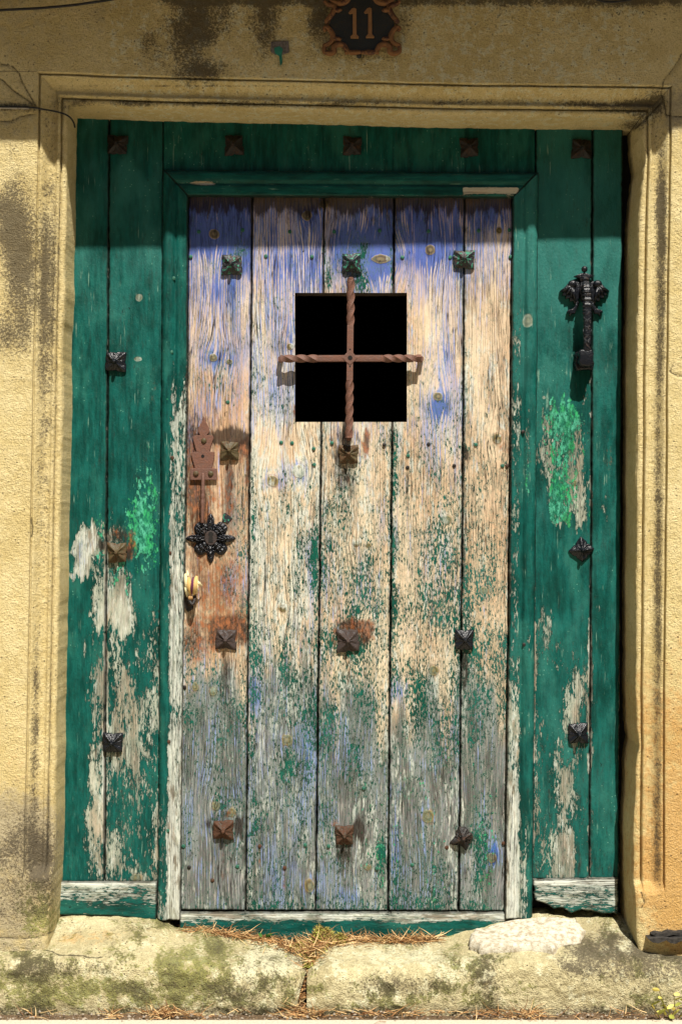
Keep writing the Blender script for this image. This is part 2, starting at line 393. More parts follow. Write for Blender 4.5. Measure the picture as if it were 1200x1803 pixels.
# opening outline, measured on the plane of the door
left_in = poly([(150, 139), (210, 136), (300, 134), (400, 133), (520, 131), (600, 128), (640, 126), (700, 128), (900, 123), (1100, 119), (1350, 115), (1500, 113), (1550, 110), (1620, 107), (1700, 105)])
right_in = poly([(150, 1110), (230, 1110), (262, 1111), (300, 1117), (340, 1112), (400, 1106), (600, 1103), (900, 1102), (1200, 1101), (1270, 1103), (1300, 1108), (1330, 1102), (1450, 1097), (1560, 1096), (1620, 1099), (1700, 1108)])
top_in = poly([(90, 207), (135, 208), (300, 214), (620, 221), (800, 226), (1110, 229), (1150, 230)])
PROF = [(0, 44), (1.5, 36), (4, 33), (8, 31.5), (11.5, 32.5), (12.8, 39), (15.2, 40), (16.2, 31), (17.5, 27), (20, 25.5), (23, 26.5), (26, 30), (31, 31), (37, 28.5), (43, 23), (48, 16), (52, 10), (55, 6), (57.5, 4.5), (59.5, 6), (60.6, 11), (62.6, 11), (63.6, 1.5), (65, 0.2), (67, 0)]
PW = np.array([p[0] for p in PROF]) / 1000.; PD = np.array([p[1] for p in PROF]) / 1000.

def prof_cols():
    cols = [(0.0, y) for y in np.linspace(0.05, YW + 0.046, 24)]
    t = np.concatenate([[0], np.cumsum(np.hypot(np.diff(PW), np.diff(PD)))])
    ts = np.unique(np.concatenate([t, np.linspace(0, t[-1], 44)]))
    cols += [(float(np.interp(q, t, PW)), YW + float(np.interp(q, t, PD))) for q in ts]
    return np.array(cols)
COLS = prof_cols()

_zz = np.linspace(200, 1560, 60); _pl = np.polyfit(_zz, left_in(_zz), 2); _pr = np.polyfit(_zz, right_in(_zz), 2)
def lgroove(y): return 600 + (np.polyval(_pl, 901.5 + (y - 901.5) * .967) - 600) / .967 - 11.0
def rgroove(y): return 600 + (np.polyval(_pr, 901.5 + (y - 901.5) * .967) - 600) / .967 + 11.0
def stains(x, y):
    """soot stains of the wall and painted shade bands of its mouldings, in photo pixels"""
    f1 = fbm(x / 22., y / 22., 3, 4) * 0.22
    s = blob(x, y, 335, 70, 42, 75, .75) + blob(x, y, 375, 30, 55, 50, .55) + blob(x, y, 365, 126, 50, 17, .72) + blob(x, y, 262, 90, 24, 38, .55)
    s = s + blob(x, y, 465, 50, 24, 58, .68) + blob(x, y, 485, 20, 22, 30, .4) + blob(x, y, 245, 20, 60, 30, .2)
    s = s + blob(x, y, 25, 420, 34, 130, .78) + blob(x, y, 50, 500, 26, 130, .55) + blob(x, y, 10, 590, 30, 40, .6) + blob(x, y, 5, 380, 26, 60, .35)
    s = s + blob(x, y, 560, 30, 20, 45, .75) + blob(x, y, 712, 30, 14, 30, .3) + blob(x, y, 640, 98, 70, 12, .28) + blob(x, y, 635, 45, 85, 66, .35)
    s = s + box(x, y, 280, 1300, -60, 9, 7) * .62 + blob(x, y, 1120, 10, 100, 26, .35) + blob(x, y, 860, 15, 110, 26, .22) + blob(x, y, 950, 60, 200, 60, .12)
    s = s + blob(x, y, 1135, 195, 34, 24, .75) + blob(x, y, 1155, 172, 18, 18, .6) + blob(x, y, 1110, 222, 24, 9, .7) + blob(x, y, 1070, 190, 60, 9, .5)
    s = s + blob(x, y, 118, 182, 26, 14, .5) + blob(x, y, 20, 190, 40, 60, .22) + box(x, y, 0, 64, 180, 196, 4) * .4
    s = s + blob(x, y, 95, 440, 10, 170, .48) + blob(x, y, 90, 620, 8, 200, .30) + blob(x, y, 84, 1000, 7, 600, .22)
    s = s + box(x, y, 130, 1150, 176, 188, 5) * (.42 + .25 * fbm(x / 60., y / 20., 8, 2)) + box(x, y, 100, 1150, 150, 153, 2) * .4
    s = s + blob(x, y, 1163, 430, 9, 150, .42) + blob(x, y, 1160, 360, 12, 60, .35) + blob(x, y, 1158, 1000, 6, 650, .2)
    s = s + blob(x, y, 70, 1500, 34, 55, .5) + blob(x, y, 20, 1480, 40, 90, .32) + blob(x, y, 40, 1600, 60, 45, .32)+ blob(x, y, 75, 1525, 18, 30, .4)
    s = s + blob(x, y, 1165, 1600, 30, 30, .2) + box(x, y, -300, 112, 1440, 1640, 60) * .20
    gr = 0.38 + 0.40 * fbm(x / 30., y / 260., 12, 3)  # hollow bands: soiling plus painted-in shade; thin lines darken the grooves
    s = s + gr * np.exp(-((x - lgroove(y) + 26) / 9) ** 2) * (x < 140) * (y > 195) * (y < 1552) + .30 * np.exp(-((x - lgroove(y) + 0.5) / 1.5) ** 2) * (x < 140) * (y > 200) * (y < 1552)
    s = s + gr * np.exp(-((x - rgroove(y) - 28) / 9) ** 2) * (x > 1100) * (y > 230) * (y < 1552) + .30 * np.exp(-((x - rgroove(y)) / 1.5) ** 2) * (x > 1100) * (y > 236) * (y < 1558)
    return s + f1 * ss(0.08, 0.4, s) - 0.02
CR = [[(-30, 108), (4, 112), (22, 116), (34, 128), (38, 142), (48, 160), (60, 180)],
      [(-30, 128), (4, 140), (25, 160), (48, 175), (64, 186)],
      [(-200, 186), (0, 187), (64, 188), (71, 194)], [(-30, 216), (0, 214), (22, 212), (32, 206), (60, 200)],
      [(1206, 84), (1185, 120), (1168, 140), (1163, 165), (1168, 176), (1140, 205), (1118, 226)],
      [(1168, 176), (1172, 200)], [(1172, 202), (1210, 207)], [(1185, 640), (1179, 655), (1188, 660), (1210, 664)],
      [(1128, 1571), (1134, 1590), (1128, 1600)], [(-10, 1652), (40, 1653), (70, 1650), (95, 1640), (106, 1625)], [(54, 915), (58, 930), (56, 945)]]
def wall_fields(x, y):
    cr = np.full(np.shape(x), 99.)
    for c in CR: cr = np.minimum(cr, segdist(x, y, c))
    orange = box(x, y, 1092, 1700, 1200, 1700, 200) * .85 + blob(x, y, 1190, 1560, 60, 120, .45) + blob(x, y, 1185, 650, 25, 160, .3) + blob(x, y, 30, 1300, 40, 160, .3) + fbm(x / 160., y / 200., 21) * .22
    grey = box(x, y, -900, 188, -700, 240, 5) * .38 + box(x, y, -500, 115, 1380, 1700, 90) * .85 + blob(x, y, 1185, 190, 40, 60, .7) - .08 * box(x, y, 190, 1150, -50, 400, 10) + fbm(x / 90., y / 90., 22) * .16
    moss = blob(x, y, 75, 1615, 45, 40, .5) + box(x, y, -300, 112, 1480, 1700, 60) * .18 + blob(x, y, 20, 150, 30, 50, .25) + box(x, y, 1000, 1140, 175, 215, 20) * .2 + blob(x, y, 60, 1560, 40, 30, .2)
    pale = blob(x, y, 1180, 120, 14, 30, .5) + blob(x, y, 1168, 152, 10, 14, .5) + box(x, y, -200, 64, 186, 190, 2) * .4 + box(x, y, 190, 1150, -60, 225, 6) * .40
    return np.stack([stains(x, y), orange, grey], -1), np.stack([cr, moss, pale], -1)
def rough_relief(x, y, amp=0.0012):
    return fbm(x / 55., y / 55., 31, 4) * amp + fbm(x / 9., y / 9., 35, 2) * amp * 0.28

def stone_mesh(name, V, nr, nc, mat=M_WALL, push=(0, 1, 0)):
    y = V[:, 1]; k = S * (D + np.clip(y, -0.3, 0)) / D
    px = 600 + V[:, 0] / k; py = 901.5 - (V[:, 2] - ZC) / k
    a1, a2 = wall_fields(px, py)
    V = V + (rough_relief(px, py) + 0.0028 * ss(5, 0, a2[:, 0]))[:, None] * np.array(push)[None, :]
    me = mesh_from(name, V, grid_faces(nr, nc), mat)
    setattr_vec(me, 'A1', a1); setattr_vec(me, 'A2', a2)
    return me

house = thing('house_wall', 'yellow sandstone wall with moulded stone surround framing the old green doorway', 'wall', (0, YW, 0))
# --- jambs: a moulded strip with its reveal; the moulding stops above a plain block
for side in (-1, 1):
    fin = left_in if side < 0 else right_in
    vs = np.concatenate([np.linspace(0, 1, 520)])
    ztop0 = PZ(float(top_in(136 if side < 0 else 1110)))
    zbot = 0.02
    cw = COLS[:, 0][None, :]; cy = COLS[:, 1][None, :]
    Z = zbot + (ztop0 + cw - zbot) * vs[:, None]
    pyd = 901.5 - (Z - ZC) / S
    X0 = (fin(pyd) - 600) * S + 0.0009 * fbm(pyd / 14., 0.3 + pyd * 0, 40 + side, 4) + 0.0014 * fbm(pyd / 60., 0.3 + pyd * 0, 44 + side, 2)
    blk = ss(1540 + 14 * side, 1562 + 14 * side, 901.5 + (ZC - Z) / K(YW))           # plain block at the foot
    # on the block the profile becomes a flat face with a rounded arris
    cyb = np.where(COLS[:, 0] > 0, YW + 0.012 * np.exp(-COLS[:, 0] / 0.006), np.minimum(COLS[:, 1], 1))[None, :]
    rv = COLS[:, 0] == 0
    cyb = cyb.copy(); cyb[0, rv] = np.linspace(0.05, YW + 0.016, rv.sum())
    Yv = cy * (1 - blk) + cyb * blk
    wob = 0.0005 * fbm(pyd / 70., cw * 14, 60 + side, 3) + 0.0012 * fbm(pyd / 300., cw * 2, 63 + side, 2)
    Xv = X0 + side * (cw * (1 - 0.0 * blk)) + wob * (cw > 0)
    if side > 0:   # worn foot of the right jamb leans into the opening
        Xv = Xv - 0.0 * blk
    zz_ = np.linspace(200, 1560, 60); pf = np.polyfit(zz_, fin(zz_), 2)
    Xs = (np.polyval(pf, pyd) - 600) * S + wob + side * cw
    ww = np.exp(-cw / 0.010); Xv = Xv * ww + Xs * (1 - ww)
    V = np.stack([Xv, Yv + 0 * Xv, Z + 0 * Xv], -1).reshape(-1, 3)
    if side > 0: V = V.reshape(len(vs), -1, 3)[:, ::-1].reshape(-1, 3)
    me = stone_mesh('jamb_moulding', V, len(vs), len(COLS))
    link('jamb_moulding', me, house)
# --- lintel moulding, mitred into the jambs
us = np.linspace(0, 1, 430)
cw = COLS[:, 0][:, None]; cy = COLS[:, 1][:, None]
XL = PX(136); XR = PX(1110)
X = (XL - cw) + ((XR + cw) - (XL - cw)) * us[None, :]
pxd = 600 + X / S
tin = (PZ(0) - 0) * 0 + ZC + (901.5 - top_in(pxd)) * S
Z = tin + cw + 0.0014 * fbm(pxd / 14., 0.7 + 0 * pxd, 51, 4) * np.exp(-cw / 0.008) + 0.0005 * fbm(pxd / 70., cw * 14, 52, 3)
V = np.stack([X, cy + 0 * X, Z], -1).reshape(-1, 3)
link('lintel_moulding', stone_mesh('lintel_moulding', V, len(COLS), len(us)), house)
# --- flat wall faces round the moulding
WM = 0.067
def jamb_out(side, z):
    fin = left_in if side < 0 else right_in; zz_ = np.linspace(200, 1560, 60); pf = np.polyfit(zz_, fin(zz_), 2)
    return (np.polyval(pf, 901.5 - (z - ZC) / S) - 600) * S + side * (WM - 0.0016)
def wall_sheet(name, xa, xb, za, zb, nx, nz):
    """xa, xb functions of z or of nothing; za, zb functions of x"""
    u = np.linspace(0, 1, nx)[None, :]; v = np.linspace(0, 1, nz)[:, None]
    x = xa(0 * v + 1.0) * (1 - u) + xb(0 * v + 1.0) * u
    for _ in range(3):
        z = zb(x) * (1 - v) + za(x) * v
        x = xa(z) * (1 - u) + xb(z) * u
    V = np.stack([x, YW + 0 * x, z], -1).reshape(-1, 3)
    link(name, stone_mesh(name, V, nz, nx), house)
ztl = PZ(float(top_in(136))) + WM - 0.0006; ztr = PZ(float(top_in(1110))) + WM - 0.0006
edge_l = PX(-20, YW); edge_r = PX(1220, YW)
xin_l = float(jamb_out(-1, ztl)); xin_r = float(jamb_out(1, ztr))
c_ = lambda val: (lambda t: val + 0 * t)
wall_sheet('wall_block', c_(edge_l), lambda z: jamb_out(-1, z) + 0 * z, c_(0.0), c_(ztl), 36, 560)
wall_sheet('wall_block', lambda z: jamb_out(1, z) + 0 * z, c_(edge_r), c_(0.0), c_(ztr), 18, 560)
ztop_line = lambda x: ZC + (901.5 - top_in(np.clip(600 + x / S, 90, 1150))) * S + WM - 0.0008
wall_sheet('lintel_stone', c_(edge_l), c_(edge_r), ztop_line, c_(2.42), 440, 64)
wall_sheet('wall_block', c_(-2.6), c_(edge_l), c_(0.0), c_(2.9), 60, 90)
wall_sheet('wall_block', c_(edge_r), c_(2.6), c_(0.0), c_(2.9), 60, 90)
wall_sheet('wall_block', c_(edge_l), c_(edge_r), c_(2.42), c_(2.9), 60, 16)

def box_mesh(name, x0, x1, y0, y1, z0, z1, mat):
    v = [(x, y, z) for x in (x0, x1) for y in (y0, y1) for z in (z0, z1)]
    f = [(0, 1, 3, 2), (4, 6, 7, 5), (0, 4, 5, 1), (2, 3, 7, 6), (0, 2, 6, 4), (1, 5, 7, 3)]
    return mesh_from(name, v, f, mat, False)
for (a0, a1, b0, b1) in ((-2.6, PX(75), 0.0, 2.9), (PX(1165), 2.6, 0.0, 2.9), (PX(75), PX(1165), 2.19, 2.9)):
    link('wall_core', box_mesh('wall_core', a0, a1, YW + 0.05, 0.45, b0, b1, M_EAVE), house)
# --- eave high above the frame, whose edge throws the shade on the top of the doorway
hh = 0.36
def eave_pt(px, py, t):
    W = P(px, py, YW); W = W - SUN * (hh / SUN.y); return W
a = eave_pt(0, 249, 0); b = eave_pt(1190, 227, 0)
dirv = (b - a) / (b.x - a.x)
A = a + dirv * (-3.0 - a.x); B = a + dirv * (3.0 - a.x)
ev = []
for q in (A, B):
    ev += [(q.x, q.y, q.z), (q.x, q.y - 0.0, q.z + 0.06), (q.x, 0.1, q.z + 0.16), (q.x, 0.1, q.z + 0.02)]
link('eave', mesh_from('eave', ev, [(0, 1, 2, 3), (7, 6, 5, 4), (0, 4, 5, 1), (1, 5, 6, 2), (2, 6, 7, 3), (3, 7, 4, 0)], M_EAVE, False), house)
# --- dark room behind the opening
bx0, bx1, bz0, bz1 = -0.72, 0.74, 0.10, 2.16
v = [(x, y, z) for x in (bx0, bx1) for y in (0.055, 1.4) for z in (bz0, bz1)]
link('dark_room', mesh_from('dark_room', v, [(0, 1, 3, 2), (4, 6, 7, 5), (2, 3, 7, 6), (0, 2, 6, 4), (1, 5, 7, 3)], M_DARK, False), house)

# =============================================================== SETTING: ground and steps
def field_sheet(name, x0, x1, y0, y1, z, nx, ny, mat, amp, kind):
    x = np.linspace(x0, x1, nx)[None, :]; y = np.linspace(y0, y1, ny)[:, None]
    zz = z + amp * fbm(x * 14, y * 14, 5, 4) + 0 * x * y
    V = np.stack([x + 0 * y, y + 0 * x, zz], -1).reshape(-1, 3)
    me = mesh_from(name, V, grid_faces(ny, nx)[:, ::-1], mat)
    o = link(name, me); o['kind'] = kind
    return o
GZ = -0.022
def kerb():
    v = [(-40, -0.262, GZ + .006), (40, -0.262, GZ + .006), (40, -1.08, GZ + .006), (-40, -1.08, GZ + .006), (40, -1.10, GZ - .01), (-40, -1.10, GZ - .01), (40, -1.10, GZ - .2), (-40, -1.10, GZ - .2)]
    return mesh_from('pavement', v, [(0, 3, 2, 1), (3, 5, 4, 2), (5, 7, 6, 4)], M_PAVE, False)
o = link('pavement', kerb())
tag(o, 'pale concrete pavement in front of the doorstep', 'pavement', kind='structure')
o = field_sheet('road', -60, 60, -80, -1.10, GZ - 0.10, 8, 8, M_ROAD, 0.0, 'structure')
tag(o, 'unseen street beyond the pavement strip, paled to bounce warm light', 'road', kind='structure')
o = field_sheet('ground', -3.0, 3.0, -0.30, 0.3, GZ - 0.004, 900, 60, M_DIRT, 0.005, 'structure')
tag(o, 'strip of brown dirt along the foot of the doorstep', 'ground', kind='structure')

step = thing('doorstep', 'worn mossy stone doorstep of two long blocks below the green door', 'doorstep', (0, -0.1, GZ))
back_l = poly([(-900, 1640), (0, 1636), (108, 1612), (170, 1607), (240, 1607), (285, 1616), (310, 1632), (400, 1641), (470, 1653), (510, 1664), (560, 1676)])
back_r = poly([(520, 1672), (560, 1654), (620, 1654), (740, 1655), (790, 1648), (830, 1636), (900, 1618), (960, 1610), (1090, 1612), (1150, 1640), (1300, 1645), (2200, 1645)])
fr_l = poly([(-900, 1700), (0, 1694), (150, 1688), (300, 1692), (430, 1704), (510, 1712), (560, 1720)])
fr_r = poly([(520, 1716), (580, 1706), (700, 1706), (800, 1702), (880, 1692), (1000, 1692), (1200, 1700), (2200, 1700)])
gap = poly([(1640, 557), (1690, 546), (1740, 531), (1790, 522), (1820, 520)])
def step_fields(x, y):
    n = fbm(x / 60., y / 45., 71, 5); n2 = fbm(x / 22., y / 22., 76, 4)
    st = 0.20 + blob(x, y, 60, 1705, 60, 26, .45) + blob(x, y, 180, 1700, 70, 22, .3) + blob(x, y, 420, 1745, 70, 26, .35) + blob(x, y, 690, 1735, 90, 20, .42) + blob(x, y, 860, 1720, 22, 60, .3)
    st = st + box(x + 60 * n, y + 30 * n2, 990, 1260, 1655, 1722, 34) * .46 + blob(x, y, 1010, 1690, 40, 26, .3) + blob(x, y, 1150, 1660, 60, 20, .4) + blob(x, y, 250, 1740, 100, 20, .25) + box(x, y, -500, 2000, 1774, 1900, 8) * .45 + n * .30 + n2 * .26
    orange = blob(x, y, 150, 1650, 110, 22, .45) + blob(x, y, 40, 1735, 60, 16, .4) + box(x, y, 840, 1200, 1700, 1800, 30) * .12 + n2 * .15
    grey = blob(x, y, 150, 1640, 160, 30, .35) + box(x, y, 880, 1700, 1615, 1700, 30) * .45 + n * .2
    moss = 0.38 + blob(x, y, 200, 1745, 240, 45, .24) + blob(x, y, 330, 1710, 60, 40, .25) - blob(x, y, 470, 1700, 70, 30, .28) - blob(x, y, 650, 1690, 130, 25, .30) - box(x, y, 880, 1700, 1600, 1800, 60) * .12 - blob(x, y, 150, 1640, 120, 25, .2) + n2 * .32 + n * .25
    pale = 0.30 + blob(x, y, 470, 1695, 90, 28, .35) + blob(x, y, 180, 1715, 40, 14, .3) + blob(x, y, 300, 1770, 120, 22, .2) + blob(x, y, 650, 1690, 140, 26, .38) + blob(x, y, 620, 1760, 80, 24, .2) + n * .3 - n2 * .25
    cr = segdist(x, y, [(80, 1670), (105, 1682), (180, 1685)]) + 0.4
    return np.stack([st, orange, grey], -1), np.stack([cr, moss, pale], -1)
YF = -0.205
for side in (0, 1):
    bk, frr = (back_l, fr_l) if side == 0 else (back_r, fr_r)
    if side == 0: uu = np.concatenate([np.linspace(-2.6, -0.9, 12)[:-1], np.linspace(-0.9, PX(540, YF), 380)])
    else: uu = np.concatenate([np.linspace(PX(540, YF), 0.9, 460), np.linspace(0.9, 2.6, 12)[1:]])
    n_top, n_rnd, n_fr = 60, 26, 46
    rows = []
    q = uu
    pxq = 600 + q / K(-0.1)
    zb = ZC - (bk(600 + q / K(-0.01)) - 901.5) * K(-0.01)
    zf = ZC - (frr(600 + q / K(YF)) - 901.5) * K(YF)
    zb = np.maximum(zb, zf - 0.004)
    rr = 0.034
    # distance to the end at the joint
    prof = []
    for t in np.linspace(0, 1, n_top): prof.append((0.06 + (YF + rr - 0.06) * t, 1 - t ** 1.25, 'top', 0.0))
    for t in np.linspace(0, 1, n_rnd)[1:]: prof.append((YF + rr - rr * math.sin(t * math.pi / 2), 0, 'rnd', rr * (1 - math.cos(t * math.pi / 2))))
    for t in np.linspace(0, 1, n_fr)[1:]: prof.append((YF - 0.004 * math.sin(t * 3.1), 0, 'fr', t))
    Vv = []
    for (yy, hb, kd, ex) in prof:
        if kd == 'top': z = zf + (zb - zf) * hb
        elif kd == 'rnd': z = zf - ex
        else: z = (zf - rr) * (1 - ex) + (GZ - 0.02) * ex
        y_ = np.full_like(z, yy)
        # joint line: clamp x to the gap, round the end
        pyv = 901.5 - (z - ZC) / (S * (D + yy) / D)
        gx = (gap(pyv) - 600) * (S * (D + yy) / D)
        if side == 0:
            e = (gx - 0.0022) - q
            x = np.minimum(q, gx - 0.0022)
        else:
            e = q - (gx + 0.0022); x = np.maximum(q, gx + 0.0022)
        e = np.clip(e, 0, None)
        rnd = 0.013 * np.exp(-e / 0.010)
        y_ = y_ + np.where(kd != 'top', rnd, 0); 
        if kd == 'top': z = z - rnd * (1 - hb)
        if kd == 'rnd': z = z - rnd * 0.7 * (1 - ex / rr * 0.5)
        Vv.append(np.stack([x, y_, z], -1))
    V = np.array(Vv); nr, nc = V.shape[:2]; V = V.reshape(-1, 3)
    k = S * (D + V[:, 1]) / D; px = 600 + V[:, 0] / k; py = 901.5 - (V[:, 2] - ZC) / k
    a1, a2 = step_fields(px, py)
    rel = fbm(V[:, 0] * 12 + 3, (V[:, 2] - V[:, 1]) * 14, 81 + side, 5) * 0.0075 + fbm(V[:, 0] * 70, (V[:, 2] - V[:, 1]) * 70, 86, 3) * 0.0016
    nf = np.array([0.0 if p[2] == 'top' else 1.0 for p in prof]); nz = np.array([1.0 if p[2] == 'top' else (1 - p[3] / rr if p[2] == 'rnd' else 0) for p in prof])
    nf = np.array([0.0 if p[2] == 'top' else (p[3] / rr if p[2] == 'rnd' else 1) for p in prof])
    V[:, 1] -= rel * np.repeat(nf, nc); V[:, 2] += rel * np.repeat(nz, nc) * 0.8
    me = mesh_from('step_stone', V, grid_faces(nr, nc), M_STEP)
    setattr_vec(me, 'A1', a1); setattr_vec(me, 'A2', a2)
    link('step_stone', me, step)

def lump(name, outline, y0, y1, ztop, thick, mat, parent, seed, n=26):
    """a slab-like lump whose outline is given in (px, depth) pairs on top of the step"""
    c = np.mean(outline, 0); m_ = 140
    o_ = np.array(outline + outline[:1], float); t = np.linspace(0, len(outline), m_, endpoint=False)
    ox = np.interp(t, np.arange(len(o_)), o_[:, 0]); oy = np.interp(t, np.arange(len(o_)), o_[:, 1])
    V = []; F = []
    rings = [(1.0, -thick), (1.03, -thick * .5), (1.0, -0.002), (0.965, 0.0015)] + [(r, 0.003) for r in np.linspace(.92, 0.02, n)]
    for i, (r, dz) in enumerate(rings):
        for j in range(m_):
            jit = 1 + 0.035 * float(fbm(ox[j] / 9., oy[j] * 50, seed, 3)) if r > .9 else 1
            x = c[0] + (ox[j] - c[0]) * r * jit; y = c[1] + (oy[j] - c[1]) * r * jit
            X_ = PX(x, y); z = ztop(x, y) + dz + 0.003 * float(fbm(X_ * 22, y * 30, seed + 3, 4)) * (1 if r < 1 else .5)
            V.append((X_, y, z))
    for i in range(len(rings) - 1):
        for j in range(m_):
            F.append((i * m_ + j, i * m_ + (j + 1) % m_, (i + 1) * m_ + (j + 1) % m_, (i + 1) * m_ + j))
    return link(name, mesh_from(name, V, F, mat), parent)
def step_z(px, y):
    bk, frr = (back_l, fr_l) if px < 548 else (back_r, fr_r)
    zb = ZC - (float(bk(px)) - 901.5) * K(-0.01); zf = ZC - (float(frr(px)) - 901.5) * K(YF)
    zb = max(zb, zf - 0.004)
    t = min(1, max(0, (0.06 - y) / (0.06 - YF - 0.034)))
    return zf + (zb - zf) * (1 - t ** 1.25)
lump('mortar_patch', [(828, -0.06), (836, -0.03), (880, -0.012), (960, -0.012), (1010, -0.02), (1028, -0.07), (1020, -0.11), (985, -0.135), (972, -0.165), (955, -0.15), (925, -0.145), (880, -0.15), (850, -0.15), (830, -0.12)],
     0, 0, lambda x, y: max(step_z(x, y), PZ(1642, -0.1) - 0.02) + 0.006 + 0.10 * (y + 0.06) * 0, 0.03, M_PATCH, step, 91)

# --- unseen plain house, added across the street to block part of the sky
opp = thing('sky_blocking_house', 'plain ochre house added unseen across the street to block sky light', 'house', (0, -6.6, GZ - .1))
M_OPP = plain('ochre_render', (0.46, 0.36, 0.21), 0.9, .2, 3)
def opp_wall():
    y0, y1, H = -6.6, -12.0, 6.4
    xs = [-14]; 
    for cxw in (-10, -6.5, -3, 0.5, 4, 7.5, 11): xs += [cxw - .5, cxw + .5]
    xs.append(14); zs = [GZ - .1, 1.0, 2.5, 4.1, 5.6, H]; V = []; F = []
    for i in range(len(xs) - 1):
        for j in range(len(zs) - 1):
            hole = i % 2 == 1 and j in (1, 3); yy = y0 - (.18 if hole else 0); b0 = len(V)
            V += [(xs[i], yy, zs[j]), (xs[i + 1], yy, zs[j]), (xs[i + 1], yy, zs[j + 1]), (xs[i], yy, zs[j + 1])]; F.append((b0, b0 + 1, b0 + 2, b0 + 3)[::-1])
            if hole:
                c = [(xs[i], zs[j]), (xs[i + 1], zs[j]), (xs[i + 1], zs[j + 1]), (xs[i], zs[j + 1])]
                for k in range(4):
                    a_, b_ = c[k], c[(k + 1) % 4]; b0 = len(V); V += [(a_[0], y0, a_[1]), (b_[0], y0, b_[1]), (b_[0], yy, b_[1]), (a_[0], yy, a_[1])]; F.append((b0, b0 + 1, b0 + 2, b0 + 3))
    b0 = len(V); V += [(x, y, z) for x in (-14, 14) for y in (y0, y1) for z in (GZ - .1, H)]
    F += [(b0, b0 + 1, b0 + 3, b0 + 2), (b0 + 4, b0 + 6, b0 + 7, b0 + 5), (b0 + 2, b0 + 3, b0 + 7, b0 + 6), (b0 + 1, b0 + 5, b0 + 7, b0 + 3)]
    return mesh_from('wall', V, F, M_OPP, False)
link('wall', opp_wall(), opp)
for cxw in (-10, -6.5, -3, 0.5, 4, 7.5, 11):
    for zz in (1.75, 4.85):
        link('window', box_mesh('window', cxw - .48, cxw + .48, -6.76, -6.72, zz - .73, zz + .73, M_CABLE), opp)

# =============================================================== WOOD
KN_LEAF = [(377, 412, 9, 9), (540, 380, 9, 9), (757, 440, 9, 9), (670, 456, 17, 8), (480, 847, 11, 10), (525, 830, 12, 12), (498, 1070, 7, 7), (505, 1303, 10, 10),
           (753, 1437, 11, 12), (786, 915, 8, 8), (875, 773, 8, 9), (771, 698, 8, 8), (376, 630, 8, 7), (404, 637, 6, 5), (627, 957, 6, 5), (763, 1180, 8, 9), (851, 1040, 7, 6),
           (865, 1510, 9, 9), (343, 1209, 6, 8), (375, 1217, 6, 8), (380, 1418, 7, 8), (408, 1430, 7, 8), (878, 406, 6, 6), (511, 610, 6, 6), (648, 960, 5, 4), (570, 360, 8, 7), (545, 1560, 9, 13), (647, 1527, 6, 5), (520, 1395, 0.1, 0.1)]
KN_FRAME = [(245, 524, 6, 7), (243, 632, 7, 4), (928, 565, 9, 12), (240, 1545, 10, 7), (1010, 850, 5, 5), (957, 700, 3, 3)]

